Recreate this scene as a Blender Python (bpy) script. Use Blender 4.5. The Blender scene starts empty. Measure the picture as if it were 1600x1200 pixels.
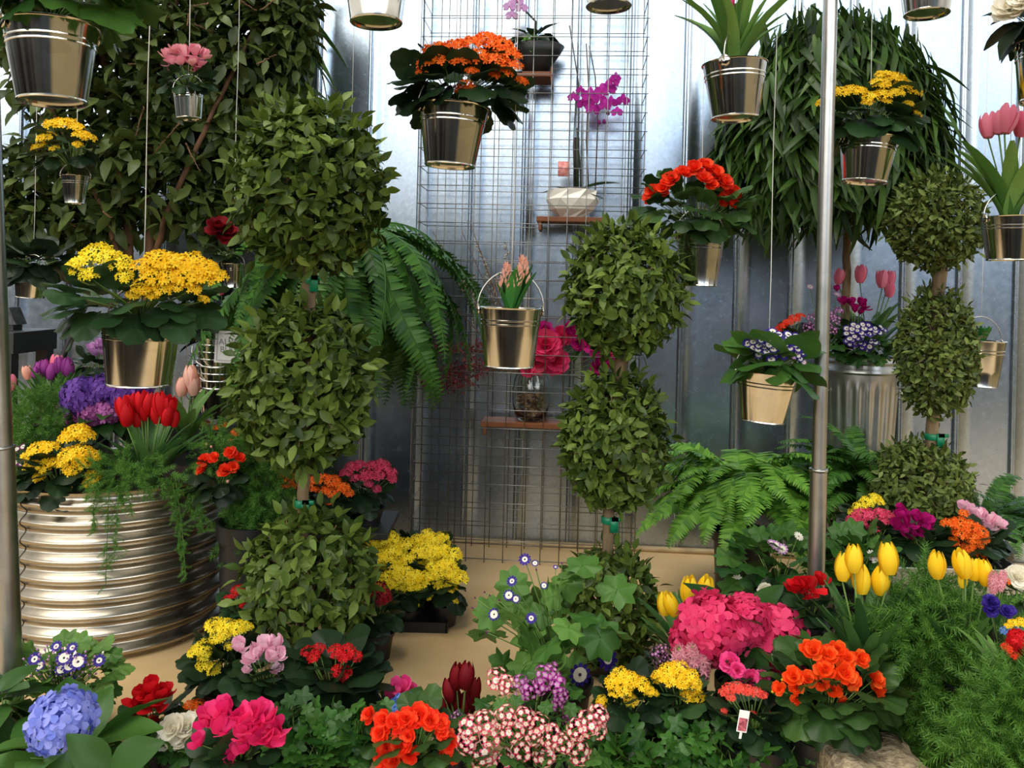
import bpy, math
import numpy as np
from mathutils import Matrix, Vector

# ------------------------------------------------------------------ camera, world, exposure
F, CX, CY, ROLL, EYE = 1300.0, 800.0, 450.0, 0.025, 1.5
scn = bpy.context.scene
COL = scn.collection
cam = bpy.data.cameras.new('camera')
cam.sensor_fit = 'HORIZONTAL'; cam.sensor_width = 36.0
cam.lens = F / 1600 * 36.0
cam.shift_y = -(600 - CY) / 1600
cam.clip_start = 0.05
cam_o = bpy.data.objects.new('camera', cam)
COL.objects.link(cam_o)
cam_o.matrix_world = Matrix.Translation((0, 0, EYE)) @ Matrix.Rotation(math.pi / 2, 4, 'X') @ Matrix.Rotation(ROLL, 4, 'Z')
scn.camera = cam_o
vs = scn.view_settings
vs.view_transform = 'Standard'; vs.look = 'None'; vs.gamma = 1.0; vs.use_curve_mapping = False
vs.exposure = 0.0

def hx(s):
    s = s.lstrip('#')
    c = [int(s[i:i + 2], 16) / 255 for i in (0, 2, 4)]
    return tuple(v / 12.92 if v <= .04045 else ((v + .055) / 1.055) ** 2.4 for v in c) + (1.0,)

def make_world():
    w = bpy.data.worlds.new('greenhouse_daylight'); scn.world = w
    w.use_nodes = True
    nt = w.node_tree; nd = nt.nodes; nd.clear(); L = nt.links
    out = nd.new('ShaderNodeOutputWorld'); bg = nd.new('ShaderNodeBackground')
    tc = nd.new('ShaderNodeTexCoord'); sp = nd.new('ShaderNodeSeparateXYZ')
    L.new(tc.outputs['Generated'], sp.inputs[0])
    def math_(op, a, b=None, clamp=False):
        n = nd.new('ShaderNodeMath'); n.operation = op; n.use_clamp = clamp
        for i, v in enumerate((a, b)):
            if v is None: continue
            if isinstance(v, (int, float)): n.inputs[i].default_value = v
            else: L.new(v, n.inputs[i])
        return n.outputs[0]
    def rng(v, a, b, c=0.0, d=1.0):
        n = nd.new('ShaderNodeMapRange'); n.interpolation_type = 'SMOOTHSTEP'
        L.new(v, n.inputs[0])
        for i, k in enumerate((a, b, c, d)): n.inputs[i + 1].default_value = k
        return n.outputs[0]
    z = sp.outputs[2]; x = sp.outputs[0]; y = sp.outputs[1]
    rp = nd.new('ShaderNodeValToRGB')
    zz = math_('DIVIDE', math_('ADD', z, .3), 1.3)
    L.new(zz, rp.inputs[0])
    stops = [(-.30, (.03, .027, .022)), (-.02, (.06, .058, .054)), (.03, (.11, .113, .117)), (.09, (.20, .215, .235)),
             (.14, (.50, .52, .54)), (.21, (.98, .98, .97)), (.38, (1.0, .99, .96)), (.55, (.50, .49, .46)), (1.0, (.28, .27, .25))]
    cr = rp.color_ramp
    while len(cr.elements) < len(stops): cr.elements.new(.5)
    for e, (p, c) in zip(cr.elements, stops):
        e.position = (p + .3) / 1.3; e.color = (*c, 1)
    # the tan end of the hall seen low behind the viewer's right, dark uprights on the left
    tan_f = math_('MULTIPLY', math_('MULTIPLY', rng(x, .34, .56), rng(z, .14, .02)), rng(z, -.3, -.1))
    mx = nd.new('ShaderNodeMix'); mx.data_type = 'RGBA'
    L.new(math_('MULTIPLY', tan_f, .75), mx.inputs['Factor']); L.new(rp.outputs[0], mx.inputs['A'])
    mx.inputs['B'].default_value = (.40, .31, .15, 1)
    nz = nd.new('ShaderNodeTexNoise'); nz.inputs['Scale'].default_value = 7.0; nz.inputs['Detail'].default_value = 2
    mp = nd.new('ShaderNodeMapping'); mp.inputs['Scale'].default_value = (1, 1, .12)
    L.new(tc.outputs['Generated'], mp.inputs[0]); L.new(mp.outputs[0], nz.inputs['Vector'])
    band = math_('MULTIPLY', rng(x, .1, -.08), rng(z, .16, .04))
    dark = math_('SUBTRACT', 1.0, math_('MULTIPLY', band, rng(nz.outputs[0], .62, .4, .15, .9)))
    nz2 = nd.new('ShaderNodeTexNoise'); nz2.inputs['Scale'].default_value = 3.2
    L.new(mp.outputs[0], nz2.inputs['Vector'])
    tint = nd.new('ShaderNodeMix'); tint.data_type = 'RGBA'
    blue = math_('MULTIPLY', math_('MULTIPLY', rng(x, -.10, .02), rng(x, .50, .40)), rng(nz2.outputs[0], .3, .6, .7, 1.0))
    L.new(blue, tint.inputs['Factor'])
    tint.inputs['A'].default_value = (1.05, 1.03, .99, 1); tint.inputs['B'].default_value = (.50, .60, .74, 1)
    m2 = nd.new('ShaderNodeMix'); m2.data_type = 'RGBA'; m2.blend_type = 'MULTIPLY'; m2.inputs['Factor'].default_value = 1
    L.new(mx.outputs['Result'], m2.inputs['A']); L.new(tint.outputs['Result'], m2.inputs['B'])
    L.new(m2.outputs['Result'], bg.inputs[0])
    win = math_('MULTIPLY', rng(y, -.45, -.72), math_('MULTIPLY', rng(z, .1, .2), rng(z, .6, .4)))
    L.new(math_('MULTIPLY', dark, math_('ADD', 1.05, math_('MULTIPLY', win, 4.6))), bg.inputs[1])
    L.new(bg.outputs[0], out.inputs[0])
make_world()
sl = bpy.data.lights.new('roof_daylight', 'SUN'); sl.energy = 2.9; sl.angle = math.radians(40); sl.color = (1, .96, .88)
so = bpy.data.objects.new('roof_daylight', sl); COL.objects.link(so); so.rotation_euler = (math.radians(16), math.radians(-16), 0)

# ------------------------------------------------------------------ helpers
rng = np.random.default_rng(7)
CR, SR = math.cos(ROLL), math.sin(ROLL)
A = np.array
Z3 = A([0., 0., 1.])
def P(x, y, d):
    a, b = (x - CX) / F, (CY - y) / F
    return A([d * (a * CR - b * SR), d, EYE + d * (a * SR + b * CR)])
def S(px, d): return px * d / F
def nrm(v):
    v = np.asarray(v, float)
    return v / np.maximum(np.linalg.norm(v, axis=-1, keepdims=True), 1e-9)
def frames(X, N):
    X = nrm(X); N = np.broadcast_to(N, X.shape)
    Zv = N - (N * X).sum(-1, keepdims=True) * X
    bad = np.linalg.norm(Zv, axis=-1) < 1e-4
    if bad.any(): Zv[bad] += A([.3, .9, .2])[None] - (X[bad] @ A([.3, .9, .2]))[:, None] * X[bad]
    Zv = nrm(Zv)
    return np.stack([X, np.cross(Zv, X), Zv], -1)
def face_frames(Zd, spin=None):
    Zd = nrm(Zd)
    h = rng.normal(size=Zd.shape)
    X = nrm(h - (h * Zd).sum(-1, keepdims=True) * Zd)
    return np.stack([X, np.cross(Zd, X), Zd], -1)
def rnd_dirs(n): return nrm(rng.normal(size=(n, 3)))

class G:
    def __init__(s): s.v = []; s.f = []; s.m = []; s.n = 0
    def add(s, V, Q, mat=0):
        V = np.asarray(V, float); Q = np.asarray(Q, int)
        s.v.append(V); s.f.append(Q + s.n)
        s.m.append(np.full(len(Q), mat) if np.isscalar(mat) else np.asarray(mat)); s.n += len(V)
        return s
    def scat(s, T, R, t, sc, mat=0):
        V, Q, mi = T
        N = len(t); sc = np.broadcast_to(np.asarray(sc, float), (N,))
        W = np.einsum('nij,kj->nki', R, V) * sc[:, None, None] + np.asarray(t)[:, None, :]
        q = Q[None] + (np.arange(N) * len(V))[:, None, None]
        return s.add(W.reshape(-1, 3), q.reshape(-1, 4), np.tile(mi + mat, N))
    def tube(s, pts, r, k=6, mat=0):
        pts = np.asarray(pts, float); n = len(pts); r = np.broadcast_to(np.asarray(r, float), (n,))
        T = nrm(np.gradient(pts, axis=0))
        ref = A([.31, .17, .93]) if abs(T[0] @ A([.31, .17, .93])) < .9 else A([1., 0, 0])
        U = []; u = ref
        for i in range(n):
            u = u - (u @ T[i]) * T[i]; u = u / max(np.linalg.norm(u), 1e-9); U.append(u)
        U = A(U); W = np.cross(T, U)
        a = np.linspace(0, 2 * np.pi, k, endpoint=False)
        V = pts[:, None] + r[:, None, None] * (np.cos(a)[None, :, None] * U[:, None] + np.sin(a)[None, :, None] * W[:, None])
        i, j = np.meshgrid(np.arange(n - 1), np.arange(k), indexing='ij'); j2 = (j + 1) % k
        Q = np.stack([i * k + j, i * k + j2, (i + 1) * k + j2, (i + 1) * k + j], -1).reshape(-1, 4)
        V = V.reshape(-1, 3)
        if k == 4: Q = np.vstack([Q, [[3, 2, 1, 0]], [[(n - 1) * 4 + x for x in range(4)]]])
        elif k == 6: Q = np.vstack([Q, [[3, 2, 1, 0], [5, 4, 3, 0]], [[(n - 1) * 6 + x for x in (0, 1, 2, 3)], [(n - 1) * 6 + x for x in (0, 3, 4, 5)]]])
        elif k == 8:
            b = (n - 1) * 8
            Q = np.vstack([Q, [[3, 2, 1, 0], [7, 4, 3, 0], [7, 6, 5, 4]], [[b, b + 1, b + 2, b + 3], [b, b + 3, b + 4, b + 7], [b + 4, b + 5, b + 6, b + 7]]])
        return s.add(V, Q, mat)
    def lathe(s, prof, k=32, R=None, t=None, mod=None, mat=0):
        prof = A(prof, float); n = len(prof)
        a = np.linspace(0, 2 * np.pi, k, endpoint=False)
        rr = prof[:, 0][:, None] * np.ones(k)
        if mod is not None: rr = rr * mod(a[None, :], prof[:, 1][:, None])
        V = np.stack([rr * np.cos(a), rr * np.sin(a), np.repeat(prof[:, 1][:, None], k, 1)], -1).reshape(-1, 3)
        if R is not None: V = V @ R.T
        if t is not None: V = V + t
        i, j = np.meshgrid(np.arange(n - 1), np.arange(k), indexing='ij'); j2 = (j + 1) % k
        Q = np.stack([i * k + j, i * k + j2, (i + 1) * k + j2, (i + 1) * k + j], -1).reshape(-1, 4)
        return s.add(V, Q, mat)
    def box(s, c, h, R=None, mat=0):
        V = A([[x, y, z] for x in (-1, 1) for y in (-1, 1) for z in (-1, 1)], float) * A(h)
        if R is not None: V = V @ R.T
        Q = [[0, 1, 3, 2], [4, 6, 7, 5], [0, 4, 5, 1], [2, 3, 7, 6], [0, 2, 6, 4], [1, 5, 7, 3]]
        return s.add(V + A(c), Q, mat)
    def mesh(s, name, mats, off=(0, 0, 0), smooth=True):
        me = bpy.data.meshes.new(name)
        V = np.concatenate(s.v) - A(off); Q = np.concatenate(s.f); M = np.concatenate(s.m)
        me.vertices.add(len(V)); me.vertices.foreach_set('co', V.astype(np.float32).ravel())
        me.loops.add(4 * len(Q)); me.loops.foreach_set('vertex_index', Q.astype(np.int32).ravel())
        me.polygons.add(len(Q))
        me.polygons.foreach_set('loop_start', np.arange(0, 4 * len(Q), 4, dtype=np.int32))
        me.polygons.foreach_set('material_index', M.astype(np.int32))
        me.polygons.foreach_set('use_smooth', np.full(len(Q), smooth))
        for m in mats: me.materials.append(m)
        me.update(calc_edges=True)
        return me
    def build(s, name, mats, parent=None, smooth=True, bevel=0, sharp=0):
        off = WL(parent) if parent else (0, 0, 0)
        o = bpy.data.objects.new(name, s.mesh(name, mats if isinstance(mats, (list, tuple)) else [mats], off, smooth))
        COL.objects.link(o)
        if sharp: o.data.set_sharp_from_angle(angle=math.radians(sharp))
        if parent: o.parent = parent
        if bevel:
            b = o.modifiers.new('edge', 'BEVEL'); b.width = bevel; b.segments = 2
        return o
def WL(o):
    v = A(o.location)
    while o.parent: o = o.parent; v = v + A(o.location)
    return v
def tag(o, label, cat, group=None, kind=None):
    o['label'] = label; o['category'] = cat
    if group: o['group'] = group
    if kind: o['kind'] = kind
    return o
def thing(name, label, cat, loc, group=None):
    o = bpy.data.objects.new(name, None); COL.objects.link(o)
    o.location = [float(v) for v in loc]; o.empty_display_size = .05
    return tag(o, label, cat, group)
def structure(o): o['kind'] = 'structure'; return o
def place(me, name, parent, pos, R, sc):
    o = bpy.data.objects.new(name, me); COL.objects.link(o); o.parent = parent
    q = Matrix([list(map(float, r)) for r in R]).to_quaternion()
    o.rotation_mode = 'QUATERNION'; o.rotation_quaternion = q
    o.location = [float(v) for v in (A(pos) - WL(parent))]; o.scale = (float(sc),) * 3
    return o

# ------------------------------------------------------------------ materials
MATS = {}
def _mat(name):
    m = bpy.data.materials.new(name); m.use_nodes = True
    nt = m.node_tree; b = nt.nodes['Principled BSDF']
    return m, nt, b
def plain(name, col, rough=.5, metal=0., spec=.5):
    if name in MATS: return MATS[name]
    m, nt, b = _mat(name)
    b.inputs['Base Color'].default_value = hx(col); b.inputs['Roughness'].default_value = rough
    b.inputs['Metallic'].default_value = metal; b.inputs['Specular IOR Level'].default_value = spec
    MATS[name] = m; return m
def leafy(name, c1, c2, rough=.4, trans=.25, spec=.4, mott=.35):
    if name in MATS: return MATS[name]
    m, nt, b = _mat(name); N = nt.nodes; L = nt.links
    g = N.new('ShaderNodeNewGeometry'); r = N.new('ShaderNodeValToRGB')
    r.color_ramp.elements[0].color = hx(c1); r.color_ramp.elements[1].color = hx(c2)
    L.new(g.outputs['Random Per Island'], r.inputs[0])
    nz = N.new('ShaderNodeTexNoise'); nz.inputs['Scale'].default_value = 60
    mx = N.new('ShaderNodeMix'); mx.data_type = 'RGBA'; mx.blend_type = 'MULTIPLY'; mx.inputs['Factor'].default_value = mott
    L.new(r.outputs[0], mx.inputs['A']); L.new(nz.outputs[0], mx.inputs['B'])
    L.new(mx.outputs['Result'], b.inputs['Base Color'])
    b.inputs['Roughness'].default_value = rough; b.inputs['Specular IOR Level'].default_value = spec
    if trans:
        t = N.new('ShaderNodeBsdfTranslucent'); L.new(mx.outputs['Result'], t.inputs[0])
        ms = N.new('ShaderNodeMixShader'); ms.inputs[0].default_value = trans
        L.new(b.outputs[0], ms.inputs[1]); L.new(t.outputs[0], ms.inputs[2])
        L.new(ms.outputs[0], N['Material Output'].inputs[0])
    MATS[name] = m; return m
def metal(name, col, rough, scale=25., var=.12, bump=.0, aniso=0.):
    if name in MATS: return MATS[name]
    m, nt, b = _mat(name); N = nt.nodes; L = nt.links
    b.inputs['Metallic'].default_value = 1
    tc = N.new('ShaderNodeTexCoord')
    v = N.new('ShaderNodeTexVoronoi'); v.inputs['Scale'].default_value = scale
    nz = N.new('ShaderNodeTexNoise'); nz.inputs['Scale'].default_value = scale * .5; nz.inputs['Detail'].default_value = 4
    L.new(tc.outputs['Object'], v.inputs['Vector']); L.new(tc.outputs['Object'], nz.inputs['Vector'])
    mr = N.new('ShaderNodeMapRange'); L.new(nz.outputs[0], mr.inputs[0])
    mr.inputs[3].default_value = max(.02, rough - var); mr.inputs[4].default_value = rough + var
    L.new(mr.outputs[0], b.inputs['Roughness'])
    mx = N.new('ShaderNodeMix'); mx.data_type = 'RGBA'
    c = hx(col); mx.inputs['A'].default_value = tuple(k * .86 for k in c[:3]) + (1,); mx.inputs['B'].default_value = c
    L.new(v.outputs['Color'], mx.inputs['Factor']); L.new(mx.outputs['Result'], b.inputs['Base Color'])
    if bump:
        bp = N.new('ShaderNodeBump'); bp.inputs['Strength'].default_value = bump; bp.inputs['Distance'].default_value = .01
        L.new(nz.outputs[0], bp.inputs['Height']); L.new(bp.outputs[0], b.inputs['Normal'])
    MATS[name] = m; return m
def noisy(name, c1, c2, rough=.7, scale=8., bump=.2, detail=6., stretch=(1, 1, 1), spec=.3):
    if name in MATS: return MATS[name]
    m, nt, b = _mat(name); N = nt.nodes; L = nt.links
    tc = N.new('ShaderNodeTexCoord'); mp = N.new('ShaderNodeMapping'); mp.inputs['Scale'].default_value = stretch
    nz = N.new('ShaderNodeTexNoise'); nz.inputs['Scale'].default_value = scale; nz.inputs['Detail'].default_value = detail
    L.new(tc.outputs['Object'], mp.inputs[0]); L.new(mp.outputs[0], nz.inputs['Vector'])
    r = N.new('ShaderNodeValToRGB'); r.color_ramp.elements[0].position = .3; r.color_ramp.elements[1].position = .7
    r.color_ramp.elements[0].color = hx(c1); r.color_ramp.elements[1].color = hx(c2)
    L.new(nz.outputs[0], r.inputs[0]); L.new(r.outputs[0], b.inputs['Base Color'])
    b.inputs['Roughness'].default_value = rough; b.inputs['Specular IOR Level'].default_value = spec
    if bump:
        bp = N.new('ShaderNodeBump'); bp.inputs['Strength'].default_value = bump; bp.inputs['Distance'].default_value = .01
        L.new(nz.outputs[0], bp.inputs['Height']); L.new(bp.outputs[0], b.inputs['Normal'])
    MATS[name] = m; return m

M_PAIL = metal('galvanized_pail', '#d9d6cc', .13, 30, .05)
M_TANK = metal('galvanized_tank', '#b9b0a0', .30, 22, .08, .05)
M_CAN = metal('galvanized_can', '#b9bab8', .36, 24, .08)
M_WALL = metal('galvanized_sheet', '#aebbc9', .26, 60, .05, .0)
M_PIPE = metal('galvanized_pipe', '#b4b4b0', .35, 30, .1)
M_WIRE = metal('grid_wire', '#8d8d89', .4, 40, .1)
M_BAIL = plain('bail_wire', '#d8d6d0', .3, 1.)
M_CORD = plain('white_cord', '#d8d8d2', .6)
M_FLOOR = noisy('tan_floor', '#b99b6d', '#cfb284', .55, 2.2, .05)
M_SOIL = noisy('potting_soil', '#1c130d', '#33261b', .95, 60, .8)
M_BLACK = plain('black_plastic', '#141414', .45)
M_STAND = plain('black_wood', '#20201f', .5)
M_WOOD = noisy('shelf_wood', '#5c3018', '#85502e', .5, 14, .1, 8, (.3, 3, 3))
M_BARK = noisy('bark', '#5a4a35', '#8a7558', .85, 30, .6, 6, (1, 1, .2))
M_BARKD = noisy('dark_bark', '#4b3524', '#7a5a40', .85, 20, .6, 6, (1, 1, .2))
M_TAPE = plain('green_tape', '#0f7a52', .4)
M_STEM = leafy('stem_green', '#4f7030', '#6f9040', .5, 0)
GREENS = dict(
    ficus=('#2a3a16', '#66763a'), topi=('#2a4212', '#7c9440'), box=('#38491a', '#84944a'), alii=('#1c3314', '#4e6e2c'),
    kal=('#1f3a20', '#3d5c35'), kald=('#16281a', '#2c4426'), cyc=('#1a2e1c', '#34502e'), big=('#2a5420', '#568238'), beg=('#28441e', '#4a6a32'),
    tul=('#4c7a34', '#7ba350'), tuld=('#33592c', '#5b8645'), fern=('#457a26', '#82b844'), fernd=('#2b561e', '#548434'),
    asp=('#3a6c24', '#72a444'), ivy=('#1f4616', '#48782e'), hyd=('#24451c', '#446c2e'), dark=('#17261a', '#2c3f25'), hya=('#2a6a2c', '#4c9040'),
    cin=('#3f6a2a', '#74a04a'), dracaena=('#2e4c22', '#62803a'), red=('#7c2c30', '#a85050'))
def GM(k):
    c = GREENS[k]; return leafy('leaf_' + k, c[0], c[1], .40, .22, .26)
PET = dict(
    yellow=('#ffc808', '#ffe23c'), lemon=('#ffdc14', '#fff04a'), orange=('#fb5a0c', '#ff8a2c'), red=('#b80a14', '#e8202a'), crimson=('#7d0d1c', '#b01828'),
    scarlet=('#ef2a12', '#ff5a30'), coral=('#ec4038', '#ff6a58'), rose=('#d8305a', '#f26080'), pink=('#e83a88', '#ff62a4'), hotpink=('#e0206c', '#ff4a8c'),
    magenta=('#a80e68', '#d02088'), orchid=('#a3128c', '#cc34ac'), palepink=('#f2b4cc', '#ffdce8'), softpink=('#e08a9c', '#f8b8c0'), peach=('#f2a890', '#ffd0bc'),
    purple=('#5a3590', '#8458b8'), mauve=('#a8529c', '#cc7cbc'), blue=('#6f7fd6', '#a2a8f0'), skyblue=('#5c86d8', '#86aef0'), white=('#f2ecd8', '#fffaec'),
    violet=('#2e1c7c', '#4c389e'), plum=('#6c1a60', '#983080'), tulpurple=('#7a2a74', '#a8489a'), blush=('#e86a88', '#f69ab0'), hydpink=('#d82a64', '#f2507e'),
    redorange=('#f04010', '#ff6a28'), whitepink=('#f4e4d8', '#fff6ee'), lilac=('#c48ac8', '#e0b0dc'), garnet=('#6e0c18', '#941a24'), willow=('#9a8f80', '#c8bfb0'))
def PM(k):
    c = PET[k]; return leafy('petal_' + k, c[0], c[1], .55, .3, .2, .08)

# ------------------------------------------------------------------ leaf and bloom templates: (V, Q, material index)
def strip(n, wf, fold=.15, bend=.25, cols=2, ruffle=0.):
    t = np.linspace(0, 1, n + 1); w = wf(t); c = np.linspace(-1, 1, cols + 1)
    X = np.repeat(t[:, None], cols + 1, 1); Y = w[:, None] * c[None]
    Zc = -bend * t[:, None] ** 2 + fold * w[:, None] * np.abs(c)[None] + ruffle * np.sin(t * 9)[:, None] * c[None]
    V = np.stack([X, Y, Zc], -1).reshape(-1, 3); k = cols + 1
    i, j = np.meshgrid(np.arange(n), np.arange(cols), indexing='ij')
    Q = np.stack([i * k + j, (i + 1) * k + j, (i + 1) * k + j + 1, i * k + j + 1], -1).reshape(-1, 4)
    return V, Q, np.zeros(len(Q), int)
ell = lambda w: (lambda t: w * np.sin(np.pi * np.clip(t, .015, .985) ** .85) ** .9)
lance = lambda w: (lambda t: w * 2.1 * np.clip(t, .02, 1) ** .55 * np.clip(1 - t, .02, 1) ** .8)
blade = lambda w: (lambda t: w * np.clip(t + .35, 0, 1) ** .5 * np.clip(1.02 - t, .01, 1) ** .45 * 1.1)
obov = lambda w: (lambda t: w * np.clip(t, .06, 1) ** .7 * np.clip(1.03 - t, .02, 1) ** .32 * 1.5)
def disc(rf, nth=20, cup=.1, ripple=.0, k=7, rings=(.03, .5, 1.)):
    a = np.linspace(-np.pi, np.pi, nth, endpoint=False); r0 = rf(a)
    V = []
    for q in rings:
        r = r0 * q
        V.append(np.stack([.5 + r * np.cos(a), r * np.sin(a), cup * (q ** 2) * .5 + ripple * q * q * np.sin(k * a)], -1))
    V = np.concatenate(V); Q = []
    for i in range(len(rings) - 1):
        for j in range(nth):
            j2 = (j + 1) % nth
            Q.append([i * nth + j, i * nth + j2, (i + 1) * nth + j2, (i + 1) * nth + j])
    Q.append([0, nth // 4, nth // 2, 3 * nth // 4])
    return V, A(Q), np.zeros(len(Q), int)
LT = dict(
    ficus=strip(4, ell(.25), .25, .3), topi=strip(4, ell(.26), .3, .2), box=strip(3, ell(.24), .3, .1), alii=strip(5, lance(.085), .3, .35),
    tul=strip(7, blade(.085), .5, .30), tulw=strip(7, blade(.13), .5, .45), hya=strip(5, blade(.2), .5, .06), ovate=strip(6, ell(.34), .25, .28, 4, .02),
    kal=disc(lambda a: .5 * (1 + .05 * np.cos(9 * a)) * (1 - .12 * np.abs(np.sin(a))), 27, -.12, .03, 5),
    round=disc(lambda a: .5 * (1 - .35 * np.exp(-((np.abs(a) - np.pi) / .3) ** 2)), 20, -.15, .035, 4),
    lobed=disc(lambda a: .5 * (.86 + .14 * np.cos(7 * a)) * (1 - .3 * np.exp(-((np.abs(a) - np.pi) / .3) ** 2)), 28, -.12, .05, 5),
    ivy=disc(lambda a: .5 * (.62 + .38 * np.abs(np.cos(2.5 * a)) ** 1.6), 30, -.1, .02, 5),
    beg=disc(lambda a: .5 * (1 + .04 * np.cos(11 * a)) * (.85 + .15 * np.cos(a)), 24, -.2, .05, 5),
    drac=strip(6, lance(.055), .3, .5))

def ring(g, T, k, tilt, sc=1., ph=0., z=0., r0=0., mat=0, jit=.0):
    a = np.arange(k) * 2 * np.pi / k + ph + rng.normal(0, jit, k)
    h = np.stack([np.cos(a), np.sin(a), 0 * a], -1); tl = tilt + rng.normal(0, jit, k)
    X = h * np.cos(tl)[:, None] + Z3 * np.sin(tl)[:, None]
    N = -h * np.sin(tl)[:, None] + Z3 * np.cos(tl)[:, None]
    g.scat(T, frames(X, N), h * r0 + Z3 * z, sc, mat)
def tmpl(g):
    return np.concatenate(g.v), np.concatenate(g.f), np.concatenate(g.m)
def dome_dirs(n, lo=-.1, hi=1.):
    i = np.arange(n) + .5
    z = hi - (hi - lo) * i / n; a = i * 2.399963 + rng.normal(0, .12, n)
    r = np.sqrt(np.clip(1 - z * z, 0, 1))
    return np.stack([r * np.cos(a), r * np.sin(a), z], -1)
_fl = G(); ring(_fl, strip(1, lambda t: A([.16, .36]), .0, -.1), 4, .15); _k4 = tmpl(_fl)
_fl = G(); ring(_fl, strip(3, obov(.5), .1, .1), 4, .12, 1, 0, 0, .02); _h4 = tmpl(_fl)
_fl = G(); ring(_fl, strip(2, lance(.22), .2, .35), 6, .5); _star = tmpl(_fl)
def two_tone(k, w, split, tilt=.1, n=5, bend=.05):
    V, Q, m = strip(n, obov(w), .12, bend)
    m = (np.repeat(np.arange(n), 2) < split).astype(int)
    g = G(); ring(g, (V, Q, m), k, tilt, .95, 0, 0, .05)
    g.lathe([(.001, .10), (.11, .08), (.16, .0)], 8, mat=2)
    return tmpl(g)
def bloom_mesh(kind, col, var):
    g = G()
    if kind == 'kal':
        n = 36; d = dome_dirs(n, .02); pos = d * A([1, 1, .55]) * (.82 + .18 * rng.random((n, 1)))
        g.scat(_k4, face_frames(d + A([0, 0, .4]) + rng.normal(0, .25, (n, 3))), pos, .27 * (.8 + .4 * rng.random(n)))
        for q in pos[::3]: g.tube([A([0, 0, -.8]), q * .55 + A([0, 0, -.15]), q * .97], .022, 4, 1)
        mats = [PM(col), M_STEM]
    elif kind == 'hyd':
        n = 85; d = dome_dirs(n, -.65); pos = d * A([.86, .86, .72])
        g.scat(_h4, face_frames(d + rng.normal(0, .28, (n, 3))), pos, .27 * (.8 + .4 * rng.random(n)))
        g.lathe([(.01, .5), (.55, .35), (.66, 0), (.5, -.4), (.05, -.6)], 12, mat=0)
        mats = [PM(col), M_STEM]
    elif kind == 'cyc':
        ring(g, strip(5, obov(.5), .2, -.3, 4, .05), 6, .78, 1.15, var, -.35, .06, 0, .3)
        g.lathe([(.02, -.42), (.16, -.38), (.18, -.25), (.1, -.15)], 8, mat=0)
        mats = [PM(col), M_STEM]
    elif kind == 'tul':
        for lay, (rr, ph) in enumerate(((.36, 0), (.32, math.pi / 3))):
            for k in range(3):
                t = np.linspace(0, 1, 8); c = np.linspace(-1, 1, 5)
                prof = np.sin(np.pi * (.12 + .70 * t)) ** .8 * (1 - .25 * t)
                if var and col in ('blush', 'red', 'peach'): prof = prof * (1 + .5 * t ** 3)
                half = .98 * (np.clip(1.02 - t, .02, 1) ** .4)
                an = ph + k * 2 * np.pi / 3 + half[:, None] * c[None]
                V = np.stack([rr * prof[:, None] * np.cos(an), rr * prof[:, None] * np.sin(an), np.repeat((t * (1 - .04 * lay))[:, None], 5, 1)], -1).reshape(-1, 3)
                i, j = np.meshgrid(np.arange(7), np.arange(4), indexing='ij')
                g.add(V, np.stack([i * 5 + j, i * 5 + j + 1, (i + 1) * 5 + j + 1, (i + 1) * 5 + j], -1).reshape(-1, 4))
        g.lathe([(.002, -.02), (.1, .0), (.11, .05)], 10, mat=0)
        mats = [PM(col), M_STEM]
    elif kind in ('beg', 'rose'):
        pt = strip(4, obov(.62), .3, -.25, 4, .04)
        ring(g, pt, 4, 1.25, .42, 0, .08, .03, 0, .12); ring(g, pt, 5, .95, .62, .4, .04, .06, 0, .15)
        ring(g, pt, 6, .55, .84, .9, 0, .06, 0, .18); ring(g, pt, 7 if kind == 'rose' else 5, .12, .95, .2, -.05, .05, 0, .15)
        if kind == 'rose': ring(g, pt, 6, -.35, .9, .6, -.1, .05, 0, .2)
        mats = [PM(col), M_STEM]
    elif kind == 'dai':
        V, Q, m = two_tone(11, .24, 3 if var else 2); g.add(V, Q, m)
        mats = [PM(col), PM('white'), plain('daisy_eye', '#1c1a2a', .6)]
    elif kind == 'sch':
        T = two_tone(5, .42, 3); n = 15; d = dome_dirs(n, -.1); pos = d * A([.85, .85, .6])
        g.scat(T, face_frames(d + rng.normal(0, .2, (n, 3))), pos, .3 * (.8 + .4 * rng.random(n)))
        mats = [PM(col), PM('whitepink') if col != 'plum' and col != 'orchid' else PM('lilac'), plain('floret_eye', '#e0b040', .6)]
    elif kind == 'hya':
        n = 54; i = np.arange(n); a = i * 2.4; z = -1 + 2 * (i + .5) / n
        r = .42 * np.sqrt(np.clip(1 - np.abs(z) ** 3, .05, 1))
        pos = np.stack([r * np.cos(a), r * np.sin(a), z], -1); d = np.stack([np.cos(a), np.sin(a), .25 + 0 * a], -1)
        g.scat(_star, face_frames(d + rng.normal(0, .15, (n, 3))), pos * A([.75, .75, 1]), .32)
        g.tube([A([0, 0, -1.2]), A([0, 0, 1.])], .12, 6, 1)
        mats = [PM(col), M_STEM]
    elif kind == 'orc':
        ring(g, strip(4, ell(.55), .1, .1, 4), 2, .1, .95, 0, 0, .03); ring(g, strip(4, ell(.36), .1, .15), 3, .05, .95, math.pi / 2, -.04, .03)
        ring(g, strip(3, ell(.3), .5, -.4), 1, .5, .45, -math.pi / 2, .05, 0, 1)
        mats = [PM(col), PM('magenta')]
    elif kind == 'bud':
        g.lathe([(.02, -.5), (.3, -.3), (.38, 0), (.25, .35), (.03, .5)], 8)
        mats = [PM(col), M_STEM]
    elif kind == 'hyab':
        n = 26; i = np.arange(n); a = i * 2.4; z = -.2 + 1.2 * (i + .5) / n; r = .2 * (1.05 - z * .8)
        pos = np.stack([r * np.cos(a), r * np.sin(a), z], -1)
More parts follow.
